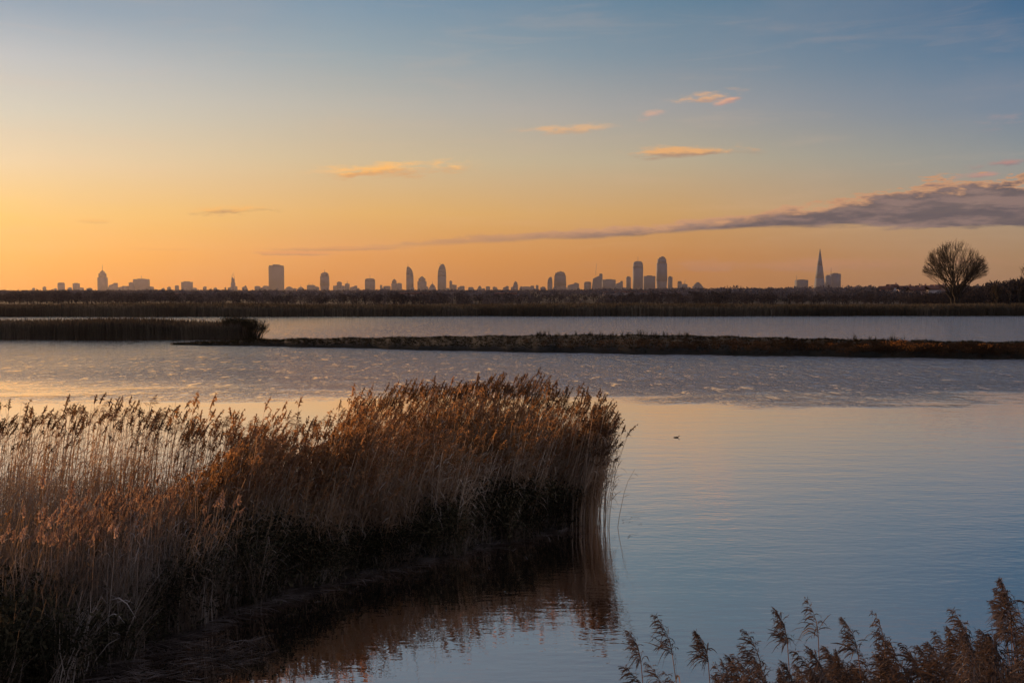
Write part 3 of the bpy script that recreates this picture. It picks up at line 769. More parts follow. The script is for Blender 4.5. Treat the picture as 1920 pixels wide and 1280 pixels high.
# tall plumes that stand out along the crest of the bed
crest_protos = [detailed_reed(2.5, 1, 34, 3, w=0.012, plume_len=0.30, seed=60 + k) for k in range(5)]
K2 = Kind(crest_protos)
def place_crest(px, py, Y, k, label, group):
    o = K2.get(k); tip = at(px, py, Y); hh = tip.z + 0.05
    s_ = random.uniform(1.35, 1.9); o.scale = (s_, s_, hh / o['h']); o.location = (tip.x - 0.2, Y, -0.05)
    o.rotation_euler = (0, random.gauss(0, 0.02), random.gauss(0, 0.5)); tag(o, label, 'reed', group)
place_crest(276, 738, 23.4, 0, 'tallest reed plume on the left side of the reed bed', 'reeds standing out of the bed')
place_crest(184, 750, 23.6, 1, 'dark reed plume left of the tallest one on the left side of the bed', 'reeds standing out of the bed')
place_crest(240, 754, 23.5, 2, 'reed plume just left of the tallest plume on the left side', 'reeds standing out of the bed')
place_crest(292, 762, 23.2, 3, 'bowed reed plume just right of the tallest plume on the left side', 'reeds standing out of the bed')
LC = [(0, 772), (60, 768), (130, 762), (200, 758), (300, 772), (330, 782), (380, 778), (420, 776), (470, 786), (560, 778), (620, 768)]
RC = [(640, 762), (690, 736), (740, 724), (800, 720), (860, 716), (910, 708), (950, 708), (1000, 722), (1050, 738), (1100, 752), (1130, 764), (1158, 790)]
for k in range(44):
    px = 8 + k * 14 + random.gauss(0, 5)
    py = np.interp(px, *zip(*LC)) + random.uniform(-4, 14)
    place_crest(px, py, float(Yf(px)) - random.uniform(0.1, 0.8), k, 'dark plume in the ragged top line of the thin reeds on the left', 'plumes along the left top line of the bed')
for k in range(56):
    px = 640 + k * 9.3 + random.gauss(0, 3)
    py = np.interp(px, *zip(*RC)) + random.uniform(-3, 14)
    place_crest(px, py, float(Yf(min(px, 1150))) - random.uniform(0.1, 0.8), k, 'dark plume along the domed top of the tall reeds at the tip', 'plumes along the domed right top of the bed')

# ------------------------------------------------------------------ little diving bird on the calm water
def bird(px, py):
    X, Y = ground(px, py)
    root = empty('water_bird', (X, Y, 0), 0)
    me = bpy.data.meshes.new('bird_body'); bm = bmesh.new()
    pts = [(-0.19, 0.05, 0.02), (-0.12, 0.055, 0.055), (0.0, 0.05, 0.085), (0.09, 0.06, 0.07), (0.13, 0.10, 0.035), (0.135, 0.155, 0.030), (0.155, 0.185, 0.036), (0.19, 0.18, 0.02), (0.235, 0.172, 0.005)]
    rings = []
    for x, z, r_ in pts:
        rings.append([bm.verts.new((x, math.cos(a) * r_ * 0.8, z + math.sin(a) * r_)) for a in [i * math.pi / 5 for i in range(10)]])
    for a, b in zip(rings, rings[1:]):
        for i in range(10): bm.faces.new((a[i], a[(i + 1) % 10], b[(i + 1) % 10], b[i]))
    bm.faces.new(rings[0][::-1]); bm.faces.new(rings[-1]); bm.to_mesh(me); bm.free()
    me.materials.append(M_bark); me.polygons.foreach_set('use_smooth', [True] * len(me.polygons))
    link('body', me, root)
    root.scale = (0.62, 0.62, 0.5); root.location.z = -0.03
    tag(root, 'tiny dark water bird swimming alone on the calm bright water', 'bird')
bird(1268, 820)

# ------------------------------------------------------------------ grassy spit across the lake
NEAR = [(318, 646), (420, 648), (500, 649), (640, 652), (860, 658), (1200, 664), (1500, 668), (1920, 674), (2400, 684)]
CR = [(318, 644, 0.05), (420, 640, 0.3), (500, 637, 0.45), (700, 634.5, 0.65), (900, 631.5, 0.8), (1100, 629.5, 0.95), (1300, 631, 1.0), (1500, 636, 1.0), (1700, 640, 1.0), (1920, 643, 1.0), (2400, 650, 1.0)]
pxs = np.linspace(318, 2400, 220)
SN, ST = [], []
for px in pxs:
    yn = np.interp(px, *zip(*NEAR)) ; yc = np.interp(px, [a[0] for a in CR], [a[1] for a in CR]); zc = np.interp(px, [a[0] for a in CR], [a[2] for a in CR])
    wob = 0.35 * math.sin(px * 0.03) + 0.25 * math.sin(px * 0.11)
    Xn, Yn_ = ground(px, yn); Xc, Yc = ground(px, yc, zc)
    Yn_ += wob; Yc = max(Yc, Yn_ + 1.5)
    SN.append((px, Yn_, Yc, zc + 0.05 * math.sin(px * 0.07)))
rows = []
for j, (ft, fz) in enumerate(((-0.04, None), (0.0, 0.0), (0.06, 0.42), (0.25, 0.6), (0.6, 0.85), (1.0, 1.0), (1.25, 0.9), (1.5, 0.3), (1.62, None))):
    rows.append([])
    for px, a, b, zc in SN:
        Y = a + ft * (b - a); z = -0.4 if fz is None else fz * zc + 0.06 * math.sin(px * 0.23 + j) * (fz > 0)
        rows[-1].append(((px - 960) / FPX * Y, Y, z))
V = np.array(rows).reshape(-1, 3); nx = len(pxs)
F = [(j * nx + i, j * nx + i + 1, (j + 1) * nx + i + 1, (j + 1) * nx + i) for j in range(8) for i in range(nx - 1)]
tag(link('grass_spit', raw_mesh('grass_spit', V, F, [M_bankside], smooth=True)), 'long low grassy spit of land running across the lake', 'spit', kind='structure')
def spit_pt(px, f):
    i = np.interp(px, [s[0] for s in SN], np.arange(len(SN))); k = int(i)
    px_, a, b, zc = SN[k]; Y = a + f * (b - a)
    z = zc * np.interp(f, [0, 0.06, 0.25, 0.6, 1.0, 1.25, 1.5], [0, .42, .6, .85, 1, .9, .3])
    return (px - 960) / FPX * Y, Y, z
tuft = [blade_variant(rng, n=6, h=0.3, w=0.035, spread=0.5) for _ in range(8)]
P, hs = [], []
for k in range(15000):
    px = rng.uniform(325, 2100); f = rng.uniform(0.02, 1.3); P.append(spit_pt(px, f))
    edge = 1.0 if 0.9 < f < 1.15 else 0.0
    bump_ = 1.0 if (1000 < px < 1300 or 1580 < px < 1700 or 420 < px < 480) else 0.25
    hs.append(rng.uniform(0.3, 1.0) * (0.6 + edge * bump_ * rng.random() ** 4 * 3.0))
P = np.array(P); n = len(P)
V, F, M, Rr = scatter(tuft, P, rng.uniform(0, 6.28, n), np.ones(n), np.array(hs))
tag(link('spit_grass', raw_mesh('spit_grass', V, F, [M_tuft], M, Rr)), 'rough dark grass and weeds growing on the spit', 'grass', kind='stuff')
# rusty bramble clumps on the near face of the spit
rb = [leafy_variant(rng, n=90, h=0.8, rad=0.55, s=0.07) for _ in range(4)]
rust_me = []
for v in rb:
    rust_me.append(raw_mesh('foliage', v[0], v[1], [M_rust], v[2], rng.random(len(v[0]))))
spots = [(1622, 0.25, .8, 'small bright rust bramble clump standing apart, leftmost on the spit'), (1668, 0.45, 1.0, 'rust bramble clump beside the brightest one on the spit'),
         (1684, 0.25, 1.3, 'largest bright orange bramble clump on the spit'), (1692, 0.55, 1.0, 'upper orange bramble clump just above the largest one'),
         (1706, 0.12, 1.0, 'low orange bramble clump at the water, right of the largest one'), (1728, 0.2, 1.0, 'orange bramble clump in the middle of the bright row on the spit'),
         (1752, 0.22, 1.2, 'orange bramble clump at the right end of the bright row on the spit'), (1782, 0.25, .6, 'small pale bramble clump right of the bright row on the spit'),
         (1560, 0.3, .7, 'dull rust bramble clump far left of the bright ones'), (1850, 0.25, 1.2, 'dull brown bramble clump on the spit near the right edge of the photo')]
for k, (px, f, s, lab) in enumerate(spots):
    x, y, z = spit_pt(px, f)
    o = link('bramble_clump', rust_me[k % 4]); o.location = (x, y, z - 0.05); o.scale = (s * 1.2, s * 1.2, s * .65); o.rotation_euler = (0, 0, k * 1.3)
    tag(o, lab, 'shrub', 'rust coloured bramble clumps on the spit')
# duller dead growth all along the right half of the spit face
P = np.array([spit_pt(rng.triangular(900, 2100, 2100), rng.uniform(0.01, 0.5)) for _ in range(1300)]); n = len(P)
V, F, M, Rr = scatter([leafy_variant(rng, n=40, h=0.4, rad=0.3, s=0.05) for _ in range(5)], P, rng.uniform(0, 6.28, n), rng.uniform(.6, 1.6, n), rng.uniform(.4, 1.2, n))
M_dull = plant_mat('dull_dead_growth', (0.035, 0.020, 0.012), (0.06, 0.036, 0.020), (0.12, 0.06, 0.028), 0.12, None, 0.25)
tag(link('bank_weeds', raw_mesh('bank_weeds', V, F, [M_dull], M, Rr)), 'dull red brown dead weeds on the water side of the spit', 'weeds', kind='stuff')

# ------------------------------------------------------------------ reeds in the middle distance and along the far shore
def coarse_reed(r, h=2.4, w=0.05, n=4):
    q = Geo()
    for k in range(n):
        a = r.uniform(0, 6.28); o = np.array([r.normal(0, .15), r.normal(0, .15), 0]); hh = h * r.uniform(.75, 1.05)
        d = np.array([math.cos(a), math.sin(a), 0]) * 0.08 * hh
        q.ribbon([o, o + d * .4 + (0, 0, hh * .55), o + d + (0, 0, hh * 0.88), o + d * 1.4 + (0, 0, hh)], np.array([w, w * .8, w * 1.5, w * .4]), unit((r.normal(), r.normal(), 0)), 0)
    return q.arrays()
cr = [coarse_reed(rng) for _ in range(10)]
n = 9000
X = rng.uniform(-95, -30.0, n); Y0 = 114 + 0.6 * np.sin(X * .3); Y = Y0 + rng.random(n) * 10
k = (X < -31 - 0.2 * np.abs(Y - 117)); P = np.stack([X, Y, np.full(n, -0.05)], -1)[k]; n = len(P)
hs = (0.86 + 0.12 * np.sin(P[:, 0] * 0.23) * sstep(-60, -40, P[:, 0])) * rng.uniform(.85, 1.08, n)
V, F, M, Rr = scatter(cr, P, rng.uniform(0, 6.28, n), np.ones(n), hs)
tag(link('left_reeds', raw_mesh('left_reeds', V, F, [M_far_reed], M, Rr)), 'dark reed bed standing in the lake at the left edge', 'reeds', kind='stuff')
n = 26000
X = rng.uniform(-158, 158, n); edge = 215.5 - 1.5 * np.sin(X * 0.05) - 0.7 * np.sin(X * .21); Y = edge + rng.random(n) ** 1.4 * 26
P = np.stack([X, Y, terrain(X, Y) * 1.0 - 0.1], -1)
P[:, 2] = np.maximum(P[:, 2], -0.05)
farr = [coarse_reed(rng, 2.1, 0.10, 3) for _ in range(10)]
V, F, M, Rr = scatter(farr, P, rng.uniform(0, 6.28, n), np.ones(n), rng.uniform(.78, 1.06, n) * (1 + .07 * np.sin(X * .06)))
tag(link('shore_reeds', raw_mesh('shore_reeds', V, F, [M_far_reed], M, Rr)), 'long dark belt of reeds along the whole far shore of the lake', 'reeds', kind='stuff')

# ------------------------------------------------------------------ bare trees grown by space colonisation
def make_tree(px, Y, height, rad, label, seed=1, cat='tree', name='bare_tree', stems=3, base_r=0.45, fork=0.16, levels=7, cz=0.52, spread=1.0, bottom=0.30, tw=0.013, nl=3):
    """a bare tree: stems fork again and again, each twig reaching out towards a rounded envelope"""
    r = np.random.default_rng(seed); trunk, twigs = Geo(), Geo()
    cen = np.array([0, 0, height * cz]); ext = np.array([rad, rad * .9, height * (1 - cz)])
    def room(p, d):
        e = ext.copy()
        if d[2] + (p[2] - cen[2]) * .1 < 0: e[2] = height * (cz - bottom) + .1
        a = ((d / e) ** 2).sum(); b = 2 * (((p - cen) * d) / e ** 2).sum(); c = (((p - cen) / e) ** 2).sum() - 1
        disc = b * b - 4 * a * c
        wob = 0.93 + 0.22 * mnoise.noise(Vector((d[0] * 2.2, d[1] * 2.2, d[2] * 2.2 + seed)))
        return max(0.0, (-b + math.sqrt(disc)) / (2 * a) * wob) if disc > 0 else 0.0
    def grow(p, d, rr, lev):
        R_ = room(p, d)
        if lev >= levels or R_ < 0.15:
            return
        if R_ < 1.4 and lev < levels - 1: lev = levels - 1; rr = min(rr, .03)
        f = (0.20, 0.24, 0.28, 0.32, 0.36, 0.45, 0.6, 1.0)[lev] * r.uniform(.6, 1.35)
        L = max(0.35, R_ * f) if lev < levels - 1 else min(R_, 1.5) * r.uniform(.6, 1.15)
        n = 3; pts = [p]
        for k in range(n):
            d = unit(d + r.normal(size=3) * 0.09 + np.array([0, 0, 0.03])); pts.append(pts[-1] + d * L / n)
        r1 = rr * (0.80 if lev < levels - 1 else .3)
        rad_ = [rr + (r1 - rr) * k / n for k in range(n + 1)]
        if lev <= 1: trunk.tube(pts, rad_, 7)
        elif rr > .05: trunk.tube(pts, rad_, 5)
        else: twigs.tube(pts, [max(x, tw) for x in rad_], 3)
        nb = 2 if lev < 2 else (3 if r.random() < .62 else 2)
        for k in range(nb):
            out_ = unit(pts[-1] - cen * np.array([0, 0, .62])) 
            ax = unit(np.cross(d, r.normal(size=3))); ang = (0.22 if k == 0 else 0.46) * spread * r.uniform(.6, 1.35)
            dd = d * math.cos(ang) + ax * math.sin(ang)
            grow(pts[-1], unit(dd + 0.22 * out_), r1 * (0.82 if k == 0 else 0.62), lev + 1)
        if 2 <= lev < levels - 1:
            for k in range(1):      # side shoots
                b = pts[1 + k]; ax = unit(np.cross(d, r.normal(size=3))); ang = r.uniform(.5, .9)
                dd = unit(d * math.cos(ang) + ax * math.sin(ang) + 0.25 * unit(b - cen * .5))
                grow(b, dd, rr * .42, max(lev + 2, levels - 2))
    for k in range(stems):
        a = k * 2 * math.pi / stems + .25; ln = (.20 if stems > 1 else .02)
        p0 = np.array([math.cos(a) * base_r * .5 * (stems > 1), math.sin(a) * base_r * .4 * (stems > 1), -.2]); d0 = unit((math.cos(a) * ln, math.sin(a) * ln, 1))
        p1 = p0 + d0 * height * fork + r.normal(size=3) * .05; rr = base_r / stems ** .5
        trunk.tube([p0, (p0 + p1) / 2 + r.normal(size=3) * .06, p1], [rr * 1.25, rr, rr * .9], 8)
        for j in range(nl):
            b = a + r.normal(0, .25) + j * 6.28 / nl; sp = (0.25, .75, .55, .95, .6, .85, .5, .7)[j] * spread
            grow(p1, unit((math.cos(b) * sp + d0[0], math.sin(b) * sp + d0[1], 1)), rr * .72, 0)
    X = (px - 960) / FPX * Y
    root = empty(name, (X, Y, float(terrain(X, Y))), 0)
    trunk.build('trunk', M_bark, root); twigs.build('crown', M_bark, root)
    tag(root, label, cat); print(label[:20], len(twigs.V)); return root
make_tree(1790, 246, 18.0, 7.9, 'big rounded bare winter tree standing alone on the far shore', seed=9, levels=7, fork=.19, nl=8, base_r=.66, tw=.018, bottom=.38, cz=.56)
for px, Y, h, rad, lab, sd_ in ((1868, 262, 7.6, 1.8, 'small thin bare tree right of the big rounded tree', 11), (1893, 268, 12.6, 1.3, 'slim upright bare tree near the right edge, shorter of the two', 12),
                           (1909, 272, 15.6, 1.8, 'tallest slim leaning bare tree at the right edge of the photo', 13), (1936, 262, 17.5, 4.0, 'twiggy tree cut by the right edge of the photo', 14)):
    make_tree(px, Y, h, rad, lab, seed=sd_, stems=1, base_r=.2, fork=.25, levels=6, cz=.6, bottom=.45, tw=.045, nl=6)
# bush at the open end of the left reed bed
def make_bush(px, Y, h, rad, lab, seed, n=260, z=0.0):
    r = np.random.default_rng(seed); root = empty('bare_bush', ((px - 960) / FPX * Y, Y, z)); q = Geo(); q2 = Geo()
    for k in range(n):
        a = r.uniform(0, 6.28); s = abs(r.normal(0, .55)); d = unit((math.cos(a) * s, math.sin(a) * s, 1)); L = h * r.uniform(.55, 1.05)
        p0 = np.array([math.cos(a), math.sin(a), 0]) * rad * .45 * r.random(); m_ = p0 + d * L * .5; e = m_ + unit(d + .25 * r.normal(size=3)) * L * .5
        (q if k < n * .3 else q2).tube([p0, m_, e], [.03, .02, .006], 3)
        for j in range(5):
            b = m_ + (e - m_) * r.random(); q2.ribbon([b, b + unit(d + .8 * r.normal(size=3)) * .35, b + unit(d + .6 * r.normal(size=3)) * .6], np.array([.03, .05, .012]), unit(r.normal(size=3)))
    V, F, M = q.arrays(); link('branches', raw_mesh('branches', V, F, [M_bark], M), root)
    V, F, M = q2.arrays(); link('twigs', raw_mesh('twigs', V, F, [M_tuft], M, r.random(len(V))), root)
    tag(root, lab, 'bush'); return root
make_bush(476, 116.5, 2.1, 2.2, 'airy twiggy bush at the open water end of the left reed bed', 31, 110)
make_bush(455, 117.5, 2.45, 1.9, 'dense dark bush behind the airy one at the end of the left reed bed', 32, 200)
make_bush(432, 117.0, 2.4, 1.7, 'dark bush rising out of the left reed bed, farthest of the three from its end', 33, 230)

# ------------------------------------------------------------------ far woods
def crown_variant(r, n, s, flat=0.75):
    q = Geo()
    lobes = [(r.normal(0, .33), r.normal(0, .33), r.uniform(.2, .72), r.uniform(.28, .45)) for _ in range(6)]
    for k in range(n):
        lx, ly, lz, lr = lobes[r.integers(0, 6)]
        d = unit(r.normal(size=3)); p = np.array([lx, ly, lz]) + d * lr * r.uniform(.6, 1.05) * np.array([1, 1, flat * .8])
        p[2] = max(p[2], 0.02)
        a = unit(r.normal(size=3)); b = unit(np.cross(a, r.normal(size=3))); l = s * r.uniform(.5, 1.4)
        q.add([p - a * l, p - b * l * .5, p + a * l, p + b * l * .5], [(0, 1, 2, 3)], 0)
    q.box(-.03, .03, -.03, .03, -.1, .6)
    return q.arrays()
def skyline_limit(px, right):
    return np.interp(px, [0, 1000, 1330, 1500, 1600, 1760, 1830, 1920], [542.5, 541.5, 537, 534, 532, 533, 532, 530])
def wood(n, y0, y1, size, variants, name, label, gapscale=0.004, thresh=-0.25, hmul=1.0, wmat=None):
    wmat = wmat or M_wood
    P, S, H = [], [], []
    while len(P) < n:
        Y = rng.uniform(y0 ** .5, y1 ** .5) ** 2; px = rng.uniform(-260, 2180); X = (px - 960) / FPX * Y
        v = mnoise.noise(Vector((X * gapscale, Y * gapscale * 2.2, 1.7)))
        if v < thresh + rng.normal(0, .06): continue
        z = float(terrain(X, Y)); lim = at(px, float(skyline_limit(px, 0)), Y).z - z
        h = size * rng.uniform(.6, 1.15) * (1 + .5 * v)
        h = min(h, lim * (rng.uniform(.55, .98) + .30 * mnoise.noise(Vector((px * .018, 3.3, Y * .001))) + (rng.uniform(.1, .4) if rng.random() < .10 else 0))) * hmul
        if h < 1: continue
        P.append((X, Y, z)); H.append(h); S.append(max(h * .75, size * .4) * rng.uniform(.8, 1.3))
    P = np.array(P); n = len(P)
    V, F, M, Rr = scatter(variants, P, rng.uniform(0, 6.28, n), np.array(S), np.array(H))
    tag(link(name, raw_mesh(name, V, F, [wmat], M, Rr)), label, 'wood', kind='stuff')
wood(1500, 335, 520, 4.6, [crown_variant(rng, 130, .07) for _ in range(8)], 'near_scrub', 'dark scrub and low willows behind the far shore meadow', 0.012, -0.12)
wood(3000, 520, 1100, 8.0, [crown_variant(rng, 60, .10) for _ in range(8)], 'middle_wood', 'dim purple brown winter woods beyond the marsh', 0.006, -0.05, wmat=plant_mat('haze_grey_woodland', (0.055, 0.052, 0.062), (0.10, 0.092, 0.106), (0.18, 0.16, 0.175), 0.08, None, 0.006))  # lilac-grey haze is painted into these crowns' colour
wood(5500, 1100, 4200, 11.0, [crown_variant(rng, 30, .16) for _ in range(8)], 'far_wood', 'hazy far woods on the horizon in front of the city', 0.0025, -0.3, wmat=plant_mat('haze_tinted_woodland', (0.06, 0.056, 0.070), (0.10, 0.09, 0.108), (0.16, 0.14, 0.16), 0.08, None, 0.002))  # distance haze lifts this wood's colour too, besides the haze volume
# dark thicket behind the bare tree on the right
P = []
for k in range(330):
    px = rng.uniform(1700, 2150); Y = rng.uniform(275, 345); P.append(((px - 960) / FPX * Y, Y, 0.5))
P = np.array(P); n = len(P); pxs = col_of(P[:, 0], P[:, 1]); hmax = np.interp(pxs, [1700, 1780, 1840, 1900, 2100], [3.4, 5.6, 7.6, 9.6, 10.5]) * rng.uniform(.7, 1.05, n)
V, F, M, Rr = scatter([crown_variant(rng, 240, .06) for _ in range(6)], P, rng.uniform(0, 6.28, n), hmax * .6, hmax)
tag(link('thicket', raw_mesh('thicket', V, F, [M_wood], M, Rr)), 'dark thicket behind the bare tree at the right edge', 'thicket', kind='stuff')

# ------------------------------------------------------------------ houses and sheds among the woods
def gable_house(px, py_base, Y, w, d, h, roof_h, wall, label, group=None, cat='house', name='house', rz=0.0):
    X = (px - 960) / FPX * Y; z = float(terrain(X, Y)); zb = max(z, at(px, py_base, Y).z)
    root = empty(name, (X, Y, z), rz); zb -= z
    q = Geo(); q.box(-w/2, w/2, -d/2, d/2, -1.0, zb + h); q.build('wall', wall, root)
    q = Geo(); e = .4; z0 = zb + h + 0.003
    q.add([(-w/2-e, -d/2-e, z0), (w/2+e, -d/2-e, z0), (w/2+e, 0, z0+roof_h), (-w/2-e, 0, z0+roof_h), (-w/2-e, d/2+e, z0), (w/2+e, d/2+e, z0)],
          [(0, 1, 2, 3), (3, 2, 5, 4), (4, 5, 1, 0)])
    rf = q.build('roof', M_roof, root)
    if cat == 'house':
        q = Geo(); q.box(w*.28, w*.28+.9, -.45, .45, z0 + roof_h * .5, z0 + roof_h + 1.0); q.build('chimney', M_brick, rf)
    tag(root, label, cat, group)
hs_ = [(1660, 556, 640), (1672, 551, 700), (1697, 555, 660), (1716, 558, 630), (1727, 553, 700), (1746, 556, 640), (1758, 552, 690)]
for k, (px, py, Y) in enumerate(hs_):
    gable_house(px, py, Y, random.uniform(7, 12), 8, 4.4, 2.4, M_render if k % 3 else M_brick, 'small pale house among the trees left of the big bare tree', 'houses left of the bare tree', rz=random.uniform(-.4, .4))
for px, py, Y, w, lab in ((318, 566, 560, 16, 'long pale shed in the mist on the left, behind the meadow'), (948, 560, 640, 14, 'pale low shed in the middle of the far woods'), (1172, 553, 900, 40, 'wide pale shed roof below the twin towers'),
                          (1250, 557, 760, 20, 'low pale shed to the right of the wide one below the twin towers'), (760, 560, 700, 18, 'pale shed left of the middle of the far woods'), (790, 562, 640, 12, 'small pale shed right of the other one, left of the middle')):
    gable_house(px, py, Y, w, 9, 2.2, 1.3, M_render, lab, None, 'shed', 'shed')

# ------------------------------------------------------------------ city skyline
CITY = []
def zat(py, Y): return CAM_H + (545 - py) / FPX * Y
def tower(px, w, top, style, label, mast=None, Y=None, group='city towers on the horizon', glass=False, dx_mast=0.0, crane=None, skew=0.0):
    Y = Y or 7000 + random.uniform(-350, 350)
    X = (px - 960) / FPX * Y; W = w / FPX * Y; H = zat(top, Y); D = W * random.uniform(.7, 1.0)
    root = empty('tower' if H > 55 else 'office_block', (X, Y, float(terrain(X, Y)) - 2), random.uniform(-.05, .05))
    z0 = float(terrain(X, Y)) - 2; H -= z0
    mat = M_glass if glass else M_city
    q = Geo(); h = W / 2; dd = D / 2
    crown = Geo()
    if style == 'box':
        q.box(-h, h, -dd, dd, 0, H * .94); crown.box(-h*.62, h*.5, -dd*.6, dd*.6, H*.94 + .01, H)
    elif style == 'slab':
        q.box(-h, h, -dd, dd, 0, H * .93); crown.box(-h*.94, h*.94, -dd*.9, dd*.9, H*.93 + .01, H*.965); crown.box(-h*.45, h*.45, -dd*.6, dd*.6, H*.965+.01, H)
    elif style == 'step':
        q.box(-h, h, -dd, dd, 0, H * .66); q.box(-h*.80, h*.80, -dd*.8, dd*.8, H*.66+.01, H*.86, tx=.92)
        q.box(-h*.52, h*.52, -dd*.52, dd*.52, H*.86+.01, H*.94, tx=.9); crown.box(-h*.28, h*.28, -dd*.28, dd*.28, H*.94+.01, H, tx=.5, ty=.5)
    elif style == 'barrel':
        q.box(-h*.86, h*.86, -dd*.86, dd*.86, 0, H*.3, tx=1.15); q.box(-h, h, -dd, dd, H*.3+.01, H*.80, tx=.92); q.box(-h*.84, h*.84, -dd*.9, dd*.9, H*.80+.01, H*.93, tx=.9)
        crown.box(-h*.5, h*.6, -dd*.6, dd*.6, H*.93+.01, H*.975); crown.box(-h*.1, h*.35, -dd*.4, dd*.4, H*.975+.01, H)
    elif style == 'bullet':
        zs = [0, .55, .7, .8, .88, .94, .98, 1.0]; fs = [1, .98, .93, .84, .70, .52, .34, .12]
        sx = [skew * h * (1 - f) for f in fs]
        for i in range(7): (q if i < 5 else crown).box(sx[i] - h*fs[i], sx[i] + h*fs[i], -dd*fs[i], dd*fs[i], H*zs[i] + .01*i, H*zs[i+1], tx=fs[i+1]/fs[i], ty=fs[i+1]/fs[i], cx=sx[i+1])
    elif style == 'round':
        zs = [0, .78, .90, .95, .98, 1.0]; fs = [1, 1, .95, .86, .72, .55]
        for i in range(4): q.box(-h*fs[i], h*fs[i], -dd*fs[i], dd*fs[i], H*zs[i] + .01*i, H*zs[i+1], tx=fs[i+1]/fs[i], ty=fs[i+1]/fs[i])
        crown.box(-h*fs[4], h*fs[4], -dd*fs[4], dd*fs[4], H*zs[4] + .05, H*zs[5], tx=.62, ty=.62)
    elif style == 'slant':
        q.add([(-h, -dd, 0), (h, -dd, 0), (h, dd, 0), (-h, dd, 0), (-h*.75, -dd, H*.72), (h, -dd, H*.97), (h, dd, H*.97), (-h*.75, dd, H*.72)],
              [(0, 1, 5, 4), (1, 2, 6, 5), (2, 3, 7, 6), (3, 0, 4, 7), (4, 5, 6, 7)])
        crown.box(h*.45, h*.95, -dd*.8, dd*.8, H*.9, H)
    elif style == 'dome':
        q.box(-h, h, -dd, dd, 0, H*.55); q.box(-h*.8, h*.8, -dd*.8, dd*.8, H*.55+.01, H*.8, tx=.8, ty=.8); crown.box(-h*.55, h*.55, -dd*.55, dd*.55, H*.8+.01, H, tx=.3, ty=.3)
    elif style == 'spiky':
        q.box(-h, h*.6, -dd, dd, 0, H*.62, tx=.8); q.box(-h*.8, -h*.1, -dd*.6, dd*.6, H*.62+.01, H, tx=.5); q.box(h*.0, h*.4, -dd*.6, dd*.6, H*.62+.01, H*.9, tx=.5)
        crown.box(h*.6 + .01, h*1.5, -dd*.7, dd*.7, 0, H*.38, tx=.6)
    elif style == 'pyramid':
        zs = [0, .3, .6, .85, .94]; fs = [1, .74, .45, .19, .10]
        for i in range(4): q.box(-h*fs[i], h*fs[i], -h*fs[i], h*fs[i], H*zs[i] + .01*i, H*zs[i+1], tx=fs[i+1]/fs[i], ty=fs[i+1]/fs[i])
        crown.box(-h*.085, h*.02, -h*.06, h*.06, H*.94+.05, H, tx=.15); crown.box(h*.03, h*.1, -h*.06, h*.06, H*.94+.05, H*.985, tx=.2)
    q.build('facade', mat, root)
    crown.build('roof_top', M_glass if style == 'pyramid' else M_city, root)
    if mast:
        hm = zat(mast, Y) - z0; q = Geo(); x = dx_mast * h
        q.box(x - 1.3, x + 1.3, -1.3, 1.3, H * .985, hm, tx=.5, ty=.5); q.build('mast', M_steel, root)
    if crane:
        for cx_, ctop, a in crane:
            hc = zat(ctop, Y) - z0; x = cx_ * h; q = Geo(); q.box(x - 1, x + 1, -1, 1, H * .9, H * .9 + (hc - H * .9) * .5)
            L = (hc - H * .9) * .7; zb = H * .9 + (hc - H * .9) * .45
            q.tube([(x - math.cos(a) * L * .2, 0, zb - math.sin(a) * L * .2), (x + math.cos(a) * L, 0, zb + math.sin(a) * L)], [1.2, .8], 4)
            q.build('crane', M_steel, root)
    tag(root, label, 'tower' if H > 55 else 'building', group)
T = tower
T(116.1, 10, 529.6, 'round', 'leftmost building on the skyline, small with rounded top')
T(144.3, 10, 530.4, 'box', 'small square block between the leftmost building and the spired tower')
T(193.8, 15, 507, 'step', 'stepped tower with a tall thin spire at the left of the skyline', mast=496)
T(212.8, 14, 530.5, 'slant', 'low slanted block directly right of the spired tower')
T(229, 14, 536, 'slant', 'very low wedge roof between the slanted block and the broad block')
T(240, 5, 536, 'box', 'tiny block left of the narrow one that touches the broad block')
T(248, 8, 529, 'box', 'narrow block touching the left side of the broad masted block')
T(266.4, 25, 522.5, 'slab', 'broad block with short mast on the left of the skyline', mast=516.5)
T(332.7, 6, 535, 'round', 'tiny rounded block left of the square block with the sloped corner')
T(351.7, 17, 527.4, 'box', 'square block standing alone left of the spiky tower')
T(438.8, 9, 520, 'spiky', 'jagged tower under construction bristling with cranes', crane=[(-.6, 511, 1.1), (.4, 515, 1.9)], glass=True)
T(461, 6, 535, 'dome', 'tiny domed roof just right of the jagged tower')
T(483.6, 9, 536, 'box', 'tiny flat block halfway between jagged tower and the big slab')
T(499, 9, 535.5, 'box', 'tiny flat block at the left foot of the big slab')
T(519.2, 23.6, 496, 'slab', 'widest tall dark slab tower on the left half of the skyline')
T(543, 14, 537, 'dome', 'low dome at the right foot of the big slab')
T(564.5, 12, 537.7, 'dome', 'low dome with a needle, second right of the big slab', mast=533.5)
T(584, 14, 534, 'box', 'low block with two small cranes left of the barrel tower', crane=[(-.7, 530, .9), (.5, 531, 2.2)])
T(609.5, 15, 510.3, 'barrel', 'barrel shaped tower with short mast right of the big slab', mast=505)
T(636.3, 20, 535, 'box', 'low wide podium carrying a small tower, right of the barrel tower')
T(636.8, 8, 528, 'box', 'small tower on the low wide podium right of the barrel tower', Y=6900)
T(651.6, 8, 531, 'box', 'little block with needle right of the podium tower', mast=525.5)
T(663, 13, 535.5, 'slant', 'low roof between the needle block and the round masted block')
T(694.3, 17, 522, 'round', 'round shouldered block with thin mast left of the first bullet tower', mast=515)
T(715, 4, 534, 'box', 'thin little tower right of the round shouldered block')
